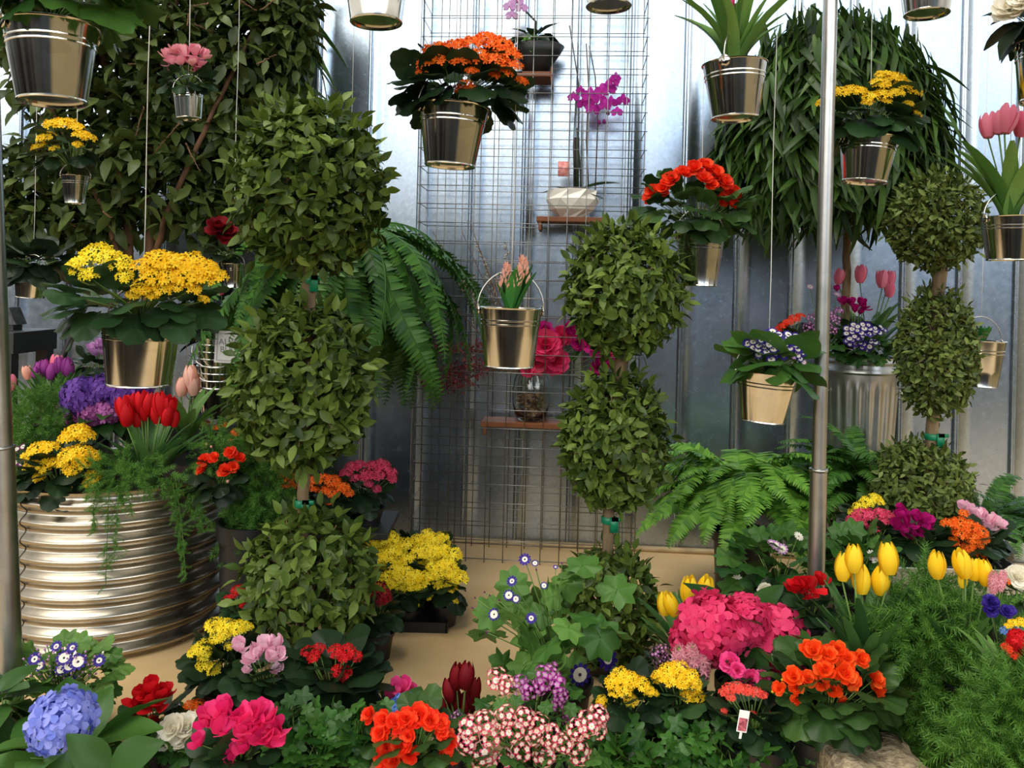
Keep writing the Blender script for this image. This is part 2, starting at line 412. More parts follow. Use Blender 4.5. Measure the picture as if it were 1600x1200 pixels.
        g.scat(strip(2, ell(.25), .2, 0), frames(np.stack([np.cos(a) * .4, np.sin(a) * .4, 1 + 0 * a], -1), A([0.2, -1., .1])), pos, .35)
        mats = [PM(col), M_STEM]
    return g.mesh(kind + '_' + col, mats)
_BM = {}
def bloom(kind, col):
    k = (kind, col)
    if k not in _BM: _BM[k] = [bloom_mesh(kind, col, v) for v in range(3 if kind != 'hyd' else 2)]
    return _BM[k][rng.integers(len(_BM[k]))]
BN = dict(kal='flower_cluster', hyd='flower_head', cyc='bloom', tul='tulip_bloom', beg='bloom', rose='rose_bloom', dai='daisy', sch='flower_cluster',
          hya='flower_spike', orc='orchid_bloom', bud='bud', hyab='flower_spike')
# how each bloom faces: (up, toward the aisle, outward)
FACE = dict(kal=(.9, .35, .5), hyd=(.6, .5, .6), cyc=(.9, .35, .35), tul=(1, .0, .12), beg=(.3, .7, .8), rose=(.35, .7, .6), dai=(.45, .8, .6), sch=(.5, .6, .7),
            hya=(1, .1, .12), orc=(.05, 1, .3), bud=(.2, .3, .6), hyab=(1, 0, .1))

def leaf_mass(g, spec, C, rad, base, D, mat):
    key, n, spx, mode = spec[:4]
    T = LT[key]; L = S(spx, D)
    if mode == 'ball':
        d = rnd_dirs(n); r = np.where(rng.random(n) < .75, .84 + .2 * rng.random(n) ** 1.5, .45 + .45 * rng.random(n))
        t = C + d * rad * r[:, None]
        X = np.cross(d, rnd_dirs(n)) * .9 + d * .55 + A([0, 0, -.1]) + rnd_dirs(n) * .3; N = d + rnd_dirs(n) * .75 + A([0, 0, .5])
        t = t - nrm(X) * L * .4
    elif mode == 'dome':
        d = dome_dirs(n, -.55, .95); dh = nrm(d * A([1, 1, 0]) + 1e-6)
        X = dh + Z3 * (d[:, 2:3] * 1.5 - .45) + rnd_dirs(n) * .32; N = Z3 * .75 + d * .95 + rnd_dirs(n) * .4
        t = C + d * rad * (.98 - L / max(rad[0], L) * .62 + .15 * rng.random((n, 1)))
        t[:, 2] = np.maximum(t[:, 2], C[2] - rad[2] * .55)
    elif mode == 'fill':
        d = rnd_dirs(n); t = C + d * rad * (rng.random((n, 1)) ** .42)
        X = rnd_dirs(n) + d * .5 + A([0, 0, -.35]); N = Z3 + rnd_dirs(n) * .7 + A([0, -.3, 0])
    elif mode == 'droop':
        d = dome_dirs(n, -.75, 1.); r = .72 + .3 * rng.random((n, 1))
        t = C + d * rad * r
        X = d * A([.9, .9, .2]) + A([0, 0, -.75]) + rnd_dirs(n) * .6; N = d + Z3 * .7 + rnd_dirs(n) * .5
        t = t - nrm(X) * L * .55
    elif mode == 'up':
        a = np.arange(n) * 2.4 + rng.normal(0, .3, n); h = np.stack([np.cos(a), np.sin(a), 0 * a], -1)
        q = rng.random((n, 1))
        t = base + h * rad * .35 * q; X = Z3 + h * (.08 + .34 * q); N = -h + Z3 * .3
    sc = L * (.7 + .5 * rng.random(n))
    g.scat(T, frames(X, N), t, sc, mat)

def bucket(root, xr, yr, wr, xb, yb, wb, D, bail=True, cordtop=3.75, soil=True, spin=None, bailr=1.0, name='bucket'):
    a, b = P(xr, yr, D), P(xb, yb, D)
    ax = a - b; H = np.linalg.norm(ax); Zx = ax / H
    rr, rb = S(wr, D) / 2, S(wb, D) / 2
    X = nrm(np.cross(A([0, -1., 0]), Zx)); R = np.stack([X, np.cross(Zx, X), Zx], -1)
    rad = lambda u: rb + (rr - rb) * u
    prof = [(.002, .035 * H), (rb * .9, .035 * H), (rb * .93, .0), (rb * 1.0, -.004 * H), (rb * 1.025, .008 * H), (rb * 1.02, .02 * H), (rad(.03), .03 * H)]
    for u in (.35, .65): prof.append((rad(u), u * H))
    for c in (.72, .79):
        prof += [(rad(c - .014), (c - .014) * H), (rad(c) + .022 * rr, (c - .008) * H), (rad(c) + .022 * rr, (c + .008) * H), (rad(c + .014), (c + .014) * H)]
    prof += [(rad(.98), .98 * H), (rr * 1.035, .985 * H), (rr * 1.045, H), (rr * 1.02, 1.008 * H), (rr * .985, .99 * H), (rad(.9) * .985, .9 * H), (rad(.5) * .97, .5 * H), (rb * .9, .06 * H), (.002, .05 * H)]
    g = G(); g.lathe(prof, 40, R, b)
    bo = g.build(name, M_PAIL, root, sharp=28)
    if soil:
        s = G(); s.lathe([(.002, .90 * H), (rad(.88) * .96, .88 * H), (rad(.80) * .95, .8 * H)], 24, R, b); s.build('soil', M_SOIL, root)
    if bail:
        sa = rng.uniform(-.5, .5) if spin is None else spin
        hx_ = R @ A([math.cos(sa), math.sin(sa), 0])
        up = nrm(Zx * .3 + Z3 * .7); br = rr * 1.05 * bailr
        for sg in (-1, 1):
            e = G(); c = a + hx_ * sg * rr * 1.03 - Zx * H * .045
            e.lathe([(.002, -.02 * rr), (.16 * rr, -.02 * rr), (.19 * rr, 0), (.16 * rr, .03 * rr), (.002, .03 * rr)], 10,
                    frames(A([nrm(np.cross(hx_, Z3))]), A([hx_]))[0], c)
            e.build('ear', M_PAIL, bo)
        th = np.linspace(0, np.pi, 17)
        p = [a + hx_ * np.cos(t) * rr * 1.07 + up * np.sin(t) * br * 1.05 - Zx * H * .03 for t in th]
        h = G(); h.tube(p, .0022, 6); h.build('handle', M_BAIL, bo)
        if cordtop:
            top = a + up * br * 1.02
            c = G(); w = np.linspace(0, 1, 12)
            zs = top[2] + w * (cordtop - top[2])
            c.tube(np.stack([top[0] + .0015 * np.sin(w * 19), top[1] + 0 * w, zs], -1), .0013, 6)
            c.build('cord', M_CORD, root)
    return bo
def nursery_pot(root, xr, yr, wr, D, zb, mat=None):
    a = P(xr, yr, D); r = S(wr, D) / 2; zt = a[2]; h = max(zt - zb, .05)
    g = G(); c = A([a[0], a[1], zb]); rb = r * (.78 if h < .25 else .85)
    g.lathe([(.002, 0), (rb, 0), (rb, .004), (r * .96, h * .86), (r * 1.04, h * .87), (r * 1.05, h), (r * .98, h), (r * .95, h * .9), (.002, h * .88)], 28, None, c)
    g.build('pot', mat or M_BLACK, root, sharp=40)
    s = G(); s.lathe([(.002, h * .905), (r * .94, h * .9), (r * .93, h * .885)], 20, None, c); s.build('soil', M_SOIL, root)

def plant(name, label, cat, D, mass, leaves=(), blooms=(), pot=None, group=None, rz=.85, zb=0., stems=True, bail=True, cord=3.75, spin=None, jit=.0, bailr=1., lz=0.):
    cx, cy, rx, ry = mass
    C = P(cx, cy, D); rad = A([S(rx, D), S(rx, D) * rz, S(ry, D)])
    base = C - A([0, 0, rad[2]])
    if pot is None: loc = A([C[0], C[1], base[2]])
    elif pot[0] == 'bucket': loc = P(pot[4], pot[5], D); base = P(pot[1], pot[2] + 4, D)
    else:
        loc = P(pot[1], pot[2], D); base = loc.copy() - A([0, 0, .012]); loc = A([loc[0], loc[1], zb])
    root = thing(name, label, cat, loc, group)
    if pot is not None:
        if pot[0] == 'bucket': bucket(root, *pot[1:7], D, bail=bail, cordtop=cord, spin=spin, bailr=bailr)
        else: nursery_pot(root, pot[1], pot[2], pot[3], D, zb, pot[4] if len(pot) > 4 else None)
    g = G(); mats = []
    for sp in leaves:
        m = GM(sp[4])
        if m not in mats: mats.append(m)
        leaf_mass(g, sp, C + A([0, 0, lz + (.22 * rad[2] if pot is not None and pot[0] == 'pot' else 0)]), rad, base, D, mats.index(m))
    mats.append(M_STEM); si = len(mats) - 1
    crown = base + (C - base) * .15
    if leaves and any(s[3] in ('dome', 'ball') for s in leaves):
        for d in dome_dirs(14, -.1, .9): g.tube([crown, crown * .5 + (C + d * rad * .7) * .5 + A([0, 0, .1 * rad[2]]), C + d * rad * .7], .0018, 4, si)
    pts = [(x, y, s) for b in blooms for (x, y, s) in b[2]]
    if pts:
        q = A(pts); bx, by = (q[:, 0].min() + q[:, 0].max()) / 2, (q[:, 1].min() + q[:, 1].max()) / 2
        ex, ey = max(np.ptp(q[:, 0]) / 2, 1) * 1.25 + 4, max(np.ptp(q[:, 1]) / 2, 1) * 1.25 + 4
    for b in blooms:
        kind, col, lst = b[:3]
        up, fw, ou = FACE[kind]
        for (x, y, s) in lst:
            u = ((x - bx) / ex) ** 2 + ((y - by) / ey) ** 2
            dd = D - S(max(rx, ex), D) * rz * (.75 * math.sqrt(max(0, 1 - u)) if kind not in ('tul',) else rng.uniform(-.25, .5)) + rng.normal(0, jit)
            p = P(x, y, dd); sc = S(s, dd)
            o = nrm(p - (C - A([0, 0, .3 * rad[2]])))
            f = nrm(Z3 * up + A([0, -1., 0]) * fw + o * ou + rng.normal(0, .12, 3))
            if kind == 'orc':
                X = nrm(np.cross(A([0, 0, 1.]), f)); Rm = np.stack([X, np.cross(f, X), f], -1)
            else: Rm = face_frames(A([f]))[0]
            if kind == 'tul': p = p - f * sc * .5
            place(bloom(kind, col), BN[kind], root, p, Rm, sc)
            if stems and (kind not in ('orc', 'bud') or (kind == 'bud' and name == 'cineraria_plant')):
                e = p - f * sc * (.35 if kind not in ('tul',) else .0)
                st = crown + (p - crown) * A([.15, .15, 0]) if pot is None or kind == 'tul' else crown
                mid = st * .4 + e * .6; mid = mid + A([0, 0, -.0]) + (A([st[0], st[1], 0]) * .15 - A([mid[0], mid[1], 0]) * .15)
                g.tube([st, mid, e], (.0032 if kind in ('tul', 'hya') else .0018), 4, si)
    if g.n: g.build('foliage', mats, root)
    return root

def spread(cx, cy, rx, ry, n, s, arc=None):
    i = np.arange(n) + .5; r = np.sqrt(i / n); a = i * 2.399963 + rng.uniform(0, 6)
    return [(cx + rx * q * math.cos(t) + rng.normal(0, s * .15), cy + ry * q * math.sin(t) + rng.normal(0, s * .15), s * rng.uniform(.85, 1.15)) for q, t in zip(r, a)]
# ------------------------------------------------------------------ the setting: floor, steel wall, poles
WALL_Y = lambda x: 4.9 - .0734 * x
g = G(); n = 40
xs = np.linspace(-6, 6, n + 1); ys = np.linspace(-.4, 6.5, n + 1)
XX, YY = np.meshgrid(xs, ys, indexing='ij')
V = np.stack([XX, YY, 0 * XX], -1).reshape(-1, 3)
i, j = np.meshgrid(np.arange(n), np.arange(n), indexing='ij')
g.add(V, np.stack([i * (n + 1) + j, (i + 1) * (n + 1) + j, (i + 1) * (n + 1) + j + 1, i * (n + 1) + j + 1], -1).reshape(-1, 4))
structure(g.build('floor', M_FLOOR))

g = G(); pw = .309; rows = np.array([0., .35, .8, 1.2, 1.6, 2., 2.4, 2.8, 3.2, 3.6, 4.0])
for k in range(-14, 12):
    x0 = .656 + k * pw
    a, tl = rng.normal(0, .0035), rng.normal(0, .008)
    sec = [(0, 0), (.004, .016), (.010, .018), (.016, .018), (.022, .004), (.025, 0), (.028, .006), (.034, .006), (.038, 0)]
    sec += [(.038 + (pw - .038) * t, 0) for t in (.25, .5, .75, 1.)]
    c = len(sec); Vs = []
    for zi, z in enumerate(rows):
        for si, (dx, dz) in enumerate(sec):
            x = x0 + dx; t = (dx - .038) / (pw - .038)
            oc = (rng.normal(0, .0012) + .004 * math.sin(z * 2.1 + k * 1.7)) * max(0, math.sin(math.pi * max(t, 0)))
            y = WALL_Y(x) - dz + (a * (t - .5) * 2 if 0 < t < 1 else 0) * .6 + oc
            Vs.append((x, y, z))
    i, j = np.meshgrid(np.arange(len(rows) - 1), np.arange(c - 1), indexing='ij')
    Q = np.stack([i * c + j, i * c + j + 1, (i + 1) * c + j + 1, (i + 1) * c + j], -1).reshape(-1, 4)
    g.add(Vs, Q)
structure(g.build('wall_back', M_WALL))
g = G(); ang = -math.atan(.0734)
Ry = A([[math.cos(ang), -math.sin(ang), 0], [math.sin(ang), math.cos(ang), 0], [0, 0, 1]])
g.box((0, 4.9 - .03, .012), (4.0, .022, .012), Ry)
structure(g.build('baseboard_back', noisy('sill_concrete', '#a08a66', '#bda67e', .8, 10, .2)))

g = G(); c = P(1286.5, 440, 2.75)
g.tube([A([c[0], c[1], .0]), A([c[0], c[1], .925])], .0275, 20); g.tube([A([c[0], c[1], .925]), A([c[0], c[1], 3.9])], .0232, 20)
po = g.build('support_pole', M_PIPE); tag(po, 'upright galvanized pipe pole standing in front of the weeping fig', 'pole')
r_ = G(); r_.lathe([(.0235, -.006), (.030, -.006), (.030, .004), (.0235, .006)], 20, None, A([c[0], c[1], .925])); r_.build('collar', M_PIPE, po)
g = G(); t0, t1 = P(18, 1199, 2.6), P(-30, -120, 2.6); t0[2] = 0
md = t0 + (t1 - t0) * .37
g.tube([t0, md], .040, 20); g.tube([md, t1], .035, 20)
po = g.build('support_pole', M_PIPE); tag(po, 'grey pipe pole leaning beside the corrugated tank planter', 'pole')
r_ = G(); d_ = nrm(t1 - t0); r_.lathe([(.036, -.004), (.043, -.004), (.043, .004), (.036, .006)], 20, frames(A([nrm(np.cross(A([0, 1., 0]), d_))]), A([d_]))[0], md); r_.build('collar', M_PIPE, po)

# ------------------------------------------------------------------ wire grid stand with shelves
fl = A([P(641, 868, 4.57)[0], 4.57, 0]); u = A([math.cos(ang), math.sin(ang), 0]); v = A([-math.sin(ang), math.cos(ang), 0])
cell, nc, H = .1017, 12, 3.36; W = nc * cell; dep = .27
st = thing('wire_grid_stand', 'tall grey wire grid display frame standing against the steel wall', 'display rack', fl)
def grid_panel(o, du, w, name):
    g = G(); m = int(round(w / cell)) if w > .5 else 0
    for k in range(m + 1 if m else 2):
        s_ = k * cell if m else k * w
        g.tube([o + du * s_, o + du * s_ + A([0, 0, H])], .0026, 4)
    z = .02
    while z < H:
        g.tube([o + du * -.012 + A([0, -.004, z]), o + du * (w + .012) + A([0, -.004, z])], .0024, 4); z += cell
    g.build(name, M_WIRE, st)
grid_panel(fl, u, W, 'front_panel'); grid_panel(fl + v * dep, u, W, 'rear_panel')
grid_panel(fl + v * .01, v, dep - .02, 'side_panel'); grid_panel(fl + u * W + v * .01, v, dep - .02, 'side_panel')

def shelf(label, x0, x1, y, D, bracket='under'):
    a, b = P(x0, y, D), P(x1, y + (x1 - x0) * .03, D); c = (a + b) / 2; w = np.linalg.norm(b - a) / 2
    b_ = w
    s = thing('shelf', label, 'shelf', c + A([0, .1, 0]), 'wooden shelves on the grid stand')
    g = G(); g.box(c + v * .1 + A([0, 0, 0]), (w, .1, .014), Ry); g.build('board', M_WOOD, s, False, .003)
    for sg in (-1, 1):
        k = G()
        if bracket == 'under': k.box(c + u * sg * (w - .02) + v * .1 + A([0, 0, -.037]), (.008, .095, .023), Ry)
        else: k.box(c + u * sg * (w + .006) + v * .1 + A([0, 0, -.0]), (.006, .1, .04), Ry)
        k.build('bracket', M_WOOD, s, False, .002)
    return c
c_top = shelf('short wooden shelf under the black pot near the top of the grid', 782, 860, 114, 4.6, 'end')
c_mid = shelf('orange-brown wooden shelf holding the white faceted planter', 838, 949, 341, 4.58)
c_low = shelf('low wooden shelf holding the glass vase on the grid', 751, 889, 663, 4.6, 'under')

# ------------------------------------------------------------------ large containers
tx, td = 190, 3.67; tc = P(tx, 600, td); tR = .457; TZ = .665
tank = thing('stock_tank_planter', 'round corrugated galvanized tank planter full of flowers', 'planter', (tc[0], td, 0))
prof = [(.01, .01), (tR - .02, .01), (tR - .01, .0)]
for z in np.linspace(.01, TZ - .03, 150): prof.append((tR - .004 + .0135 * math.sin(z / .0725 * 2 * np.pi - 1.2), z))
prof += [(tR - .01, TZ - .02), (tR + .008, TZ - .012), (tR + .012, TZ), (tR + .002, TZ + .006), (tR - .018, TZ), (tR - .02, .5)]
g = G(); g.lathe(prof, 96, None, A([tc[0], td, 0])); g.build('tank_wall', M_TANK, tank, sharp=50)
g = G(); sp = P(72, 900, 3.35); sa = math.atan2(sp[1] - td, sp[0] - tc[0])
pts = [A([tc[0], td, 0]) + A([math.cos(sa + .004 * math.sin(z * 45)) * (r + .001), math.sin(sa + .004 * math.sin(z * 45)) * (r + .001), z]) for r, z in prof[3:-6]]
g.tube(pts, .0022, 4); g.build('seam', plain('dark_seam', '#3a362e', .6, .6), tank)
g = G(); g.lathe([(.003, .605), (.2, .60), (tR - .03, .59)], 48, None, A([tc[0], td, 0])); g.build('soil', M_SOIL, tank)

cc = P(1342, 648, 4.35); can_z0 = P(1342, 740, 4.35)[2]; can_z1 = P(1342, 556, 4.35)[2]
def garbage_can(label, z0, z1, r0, r1):
    c = A([cc[0], 4.35, z0]); h = z1 - z0
    t = thing('galvanized_can', label, 'metal can', c, 'ribbed galvanized cans')
    def mod(a, z):
        w = np.clip((z / h - .08) * 20, 0, 1) * np.clip((.80 - z / h) * 20, 0, 1)
        return 1 + .022 * w * np.tanh(3 * np.sin(a * 21))
    pr = [(.002, .02), (r0 * .95, .02), (r0 * .97, 0), (r0 * 1.02, .0), (r0 * 1.03, .018), (r0, .026)]
    for q in np.linspace(.07, .82, 24): pr.append((r0 + (r1 - r0) * q, q * h))
    for q in (.86, .94): pr += [(r0 + (r1 - r0) * q - .001, q * h), (r1 * 1.035, (q + .015) * h), (r1 * 1.035, (q + .03) * h), (r1, (q + .045) * h)]
    pr += [(r1, h * .99), (r1 * 1.02, h), (r1 * .97, h), (r1 * .96, h * .8)]
    g = G(); g.lathe(pr, 168, None, c, mod); b = g.build('can_body', M_CAN, t, sharp=40)
    s = G(); s.lathe([(.002, h * .93), (r1 * .95, h * .92), (r1 * .95, h * .9)], 32, None, c); s.build('soil', M_SOIL, t)
    for sg in (-1, 1):
        k = G(); o = c + A([sg * r1 * .98, 0, h * .72]); th = np.linspace(0, np.pi, 10)
        k.tube([o + A([sg * .03 * math.sin(x), .06 * math.cos(x), -.05 * math.sin(x)]) for x in th], .005, 6); k.build('handle', M_BAIL, t)
garbage_can('upper ribbed galvanized can holding tulips, daisies and the weeping fig', can_z0, can_z1, S(95, 4.35) / 2, S(113, 4.35) / 2)
garbage_can('lower galvanized can mostly hidden by ferns, under the flower-filled can', 0, can_z0 - .004, S(92, 4.35) / 2, S(106, 4.35) / 2)

# ------------------------------------------------------------------ trees
def tree_trunk(g, pts, D, r0, r1, mat=0):
    p = A([P(x, y, D + dd) for x, y, dd in pts]); n = 24
    t = np.linspace(0, 1, len(p)); q = np.linspace(0, 1, n)
    p = np.stack([np.interp(q, t, p[:, k]) for k in range(3)], -1) + rng.normal(0, .002, (n, 3))
    g.tube(p, np.linspace(r0, r1, n), 8, mat)
D = 4.3
loc = P(215, 700, D); loc[2] = 0
fic = thing('ficus_tree', 'large dark leafy fig tree rising behind the corrugated tank planter', 'tree', loc)
g = G(); g.lathe([(.002, 0), (.17, 0), (.2, .36), (.215, .37), (.215, .42), (.19, .42), (.18, .38), (.002, .38)], 32, None, loc); g.build('pot', M_BLACK, fic)
g = G()
for pt, r0 in (([(212, 780, 0), (205, 500, 0), (196, 260, .05), (150, 30, 0), (120, -120, 0)], .032), ([(222, 780, .02), (232, 480, .03), (238, 250, 0), (270, 20, .05), (300, -120, .1)], .036),
               ([(236, 420, .03), (262, 330, -.1), (330, 180, -.15), (400, 40, -.1)], .018), ([(205, 470, 0), (165, 330, -.1), (90, 190, -.1), (40, 90, 0)], .018), ([(200, 330, 0), (240, 200, .1), (262, 90, 0)], .014)):
    tree_trunk(g, pt, D, r0, r0 * .5)
for _ in range(60):
    a_ = A([rng.uniform(40, 430), rng.uniform(0, 380)]); b_ = a_ + A([rng.uniform(-50, 50), rng.uniform(-60, 60)]); d1 = rng.uniform(-.35, .35)
    tree_trunk(g, [(a_[0], a_[1], d1), (b_[0], b_[1], d1 + rng.uniform(-.1, .1))], D, .004, .002)
g.build('trunk', M_BARKD, fic)
g = G()
for (x, y, rx, ry, n) in ((75, 80, 72, 110, 420), (210, 60, 170, 150, 1500), (385, 70, 105, 135, 1000), (75, 290, 85, 105, 620), (225, 250, 130, 120, 1000), (375, 200, 85, 95, 560),
                          (340, 330, 60, 62, 300), (30, 345, 60, 60, 260), (150, 345, 60, 50, 240), (440, 15, 60, 80, 260), (190, 170, 150, 140, 500)):
    leaf_mass(g, ('ficus', int(n * .85), 32, 'fill'), P(x, y, D), A([S(rx, D), S(rx, D) * .7, S(ry, D)]), None, D, 0)
g.build('foliage', GM('ficus'), fic)

D = 4.7; loc = P(455, 700, D); loc[2] = 0
dr = thing('dracaena_tree', 'tall plant with long narrow leaves beside the fig tree', 'tree', loc)
g = G(); g.lathe([(.002, 0), (.13, 0), (.15, .3), (.14, .3), (.002, .28)], 24, None, loc); g.build('pot', M_BLACK, dr)
g = G(); tree_trunk(g, [(455, 800, 0), (452, 400, 0), (450, 60, 0)], D, .016, .012); g.build('trunk', M_BARKD, dr)
g = G(); leaf_mass(g, ('drac', 130, 120, 'droop'), P(452, 70, D), A([S(60, D), S(50, D), S(120, D)]), None, D, 0); g.build('foliage', GM('dracaena'), dr)

D = 4.35; loc = A([cc[0] - .06, 4.35, can_z0 + .5])
wf = thing('weeping_fig_tree', 'standard tree with a mop head of long drooping leaves behind the pole', 'tree', P(1322, 545, D))
g = G(); tree_trunk(g, [(1318, 575, 0), (1322, 450, 0), (1326, 300, .02), (1318, 130, .0)], D, .025, .016)
for _ in range(26):
    az = rng.uniform(0, 6.28); tree_trunk(g, [(1322, 240 - rng.uniform(-60, 60), 0), (1318 + 60 * math.cos(az), 150 + rng.uniform(-40, 40), .15 * math.sin(az)), (1315 + 140 * math.cos(az), 190 + rng.uniform(-40, 60), .4 * math.sin(az))], D, .006, .003)
g.build('trunk', M_BARK, wf)
g = G()
for (x, y, rx, ry, n) in ((1305, 225, 185, 185, 2000), (1310, 150, 150, 110, 700), (1195, 265, 85, 125, 460), (1400, 240, 80, 120, 420), (1310, 250, 130, 110, 360)):
    leaf_mass(g, ('alii', n, 66, 'droop'), P(x, y, D - .2), A([S(rx, D), S(rx, D) * .5, S(ry, D)]), None, D, 0)
g.build('foliage', GM('alii'), wf)

# ------------------------------------------------------------------ topiaries
def topiary(label, D, trunk, balls, leaf, gk, pot, zb=0., tie=None):
    x, y, w = pot; loc = P(x, y, D); loc[2] = zb
    t = thing('tiered_topiary', label, 'topiary', loc, 'three-ball topiaries')
    nursery_pot(t, x, y, w, D, zb)
    g = G(); tree_trunk(g, [(a, b, 0) for a, b in trunk], D, S(11, D), S(8, D)); g.build('trunk', M_BARK, t)
    for (cx, cy, rx, ry, n) in balls:
        g = G(); C = P(cx, cy, D); rad = A([S(rx, D), S(rx, D) * .95, S(ry, D)])
        leaf_mass(g, (*leaf(n),), C, rad, None, D, 0)
        # shoots that stick out of the clipped outline
        m = int(n * .06); d = nrm(rnd_dirs(m) + A([0, 0, .5])); X = d + rnd_dirs(m) * .35
        g.scat(LT[leaf(n)[0]], frames(X, rnd_dirs(m) + Z3), C + d * rad * (.96 + .14 * rng.random((m, 1))), S(leaf(n)[2], D) * 1.05)
        for q in dome_dirs(40, -1, 1): g.tube([C * .7 + (C + A([0, 0, -rad[2]])) * .3, C + q * rad * .5, C + q * rad * .95], .002, 4, 1)
        g.build('leaf_ball', [GM(gk), M_BARK], t)
    for (tx_, ty_) in tie or []:
        c = P(tx_, ty_, D); k = G(); r = S(10.5, D)
        k.lathe([(r, -.014), (r * 1.12, -.012), (r * 1.12, .012), (r, .014)], 16, None, c)
        k.box(c + A([.018, -r * 1.2, -.012]), (.016, .002, .03), None); k.box(c + A([.03, -r * 1.2, .01]), (.022, .002, .008), None)
        k.build('tie', M_TAPE, t)
topiary('tallest topiary of three leafy balls in front of the hanging fern', 3.15, [(486, 380), (483, 480), (476, 700), (474, 860), (473, 1010)],
        [(485, 295, 118, 134, 2300), (474, 604, 106, 130, 2100), (482, 905, 102, 108, 1100)], lambda n: ('topi', int(n * 1.2), 25, 'ball'), 'topi', (474, 1003, 92), 0, [(486, 438), (472, 786)])
topiary('middle topiary of three leafy balls in front of the wire grid', 3.3, [(988, 420), (972, 560), (958, 690), (950, 800), (946, 1010)],
        [(977, 455, 92, 102, 2100), (961, 690, 81, 107, 1900), (953, 950, 78, 92, 1300)], lambda n: ('topi', int(n * 1.15), 20, 'ball'), 'topi', (948, 1022, 92), 0, [(951, 812)])
topiary('small-leaved topiary of three balls beside the galvanized can', 3.6, [(1470, 400), (1460, 560), (1456, 680), (1452, 790), (1450, 840)],
        [(1462, 347, 71, 75, 2000), (1463, 552, 60, 102, 2100), (1438, 762, 76, 70, 2000)], lambda n: ('box', int(n * 1.6), 13, 'ball'), 'box', (1448, 832, 84), 0, [(1457, 682)])

# ------------------------------------------------------------------ ferns
def frond_mesh(name, gk, a0, a1, w, n=30, seed=0):
    g = G(); m = 40; t = np.linspace(0, 1, m); an = np.radians(a0 + (a1 - a0) * t ** (.6 if a1 < -80 else 1.15))
    p = np.stack([np.cumsum(np.cos(an)) / m, .03 * np.sin(t * 3 + seed), np.cumsum(np.sin(an)) / m], -1)
    g.tube(p, np.linspace(.005, .002, m), 4, 0)
    q = np.linspace(.08, .99, n); c = np.stack([np.interp(q, t, p[:, k]) for k in range(3)], -1)
    aa = np.interp(q, t, an); T = np.stack([np.cos(aa), 0 * aa, np.sin(aa)], -1); N = np.stack([-np.sin(aa), 0 * aa, np.cos(aa)], -1)
    L = w * np.clip(np.sin(np.pi * (.12 + .86 * q)) ** .6, .1, 1)
    for sg in (-1, 1):
        X = A([0, sg, 0]) * .95 + T * .32 + N * rng.normal(-.12, .12, (n, 1))
        V, Q, mi = strip(3, lambda t: A([.14, .15, .11, .03]) * (.9 if n < 40 else .95), .1, .12); V = V * A([1, 1.1, 1])
        g.scat((V, Q, mi), frames(X, N), c, L)
    return g.mesh(name, [GM(gk)])
FR = {}
EXPO = {}
def fern(name, label, x, y, D, n, Lpx, a0, a1, gk, w=.11, pot=None, hang=False, zmin=None):
    if hang: loc = P(x, y + 30, D)
    else: loc = P(x, y, D); loc[2] = 0
    t = thing(name, label, 'fern', loc)
    C = P(x, y, D)
    if hang:
        g = G(); r = .15; g.lathe([(.002, -.15), (.09, -.145), (r, 0), (r * 1.05, .004), (r * .97, .008), (.1, -.1), (.002, -.11)], 28, None, C + A([0, 0, -.02])); g.build('basket', M_BLACK, t)
        g = G()
        for k in range(3):
            a_ = k * 2.094; g.tube([C + A([r * math.cos(a_), r * math.sin(a_), -.01]), C + A([0, 0, .4])], .002, 4)
        g.tube([C + A([0, 0, .4]), A([C[0], C[1], 3.75])], .0015, 4); g.build('cord', M_CORD, t)
    else: nursery_pot(t, x, y + 22, pot or 90, D, 0)
    key = (gk, a0, a1, w)
    if key not in FR: FR[key] = [frond_mesh('frond', gk, a0 + da, a1 + db, w, 46, i) for i, (da, db) in enumerate(((0, 0), (14, 10), (-18, -8), (8, -25), (-32, 6)))]
    for k in range(n):
        az = k * 2.399963 + rng.normal(0, .2); L = S(Lpx, D) * rng.uniform(.72, 1.1)
        Rz = np.array(Matrix.Rotation(az, 3, 'Z') @ Matrix.Rotation(rng.normal(0, .25), 3, 'X') @ Matrix.Rotation(rng.normal(0, .16), 3, 'Y'))
        place(FR[key][rng.integers(5)], 'frond', t, C + A([math.cos(az), math.sin(az), 0]) * .03, Rz, L)
    return t
fern('hanging_fern', 'fern with long weeping fronds hanging behind the tallest topiary', 545, 368, 4.2, 80, 325, 18, -92, 'fernd', .075, hang=True)
fern('potted_fern', 'bright green fern on the floor between the wire grid and the pole', 1160, 806, 4.0, 110, 195, 74, -55, 'fern', .115)
fern('potted_fern', 'dark fern standing in front of the galvanized can', 1345, 800, 3.95, 66, 185, 84, -30, 'fernd', .105)
fern('potted_fern', 'fern spreading below the small-leaved topiary by the right edge', 1530, 830, 3.95, 52, 175, 60, -50, 'fernd', .10)

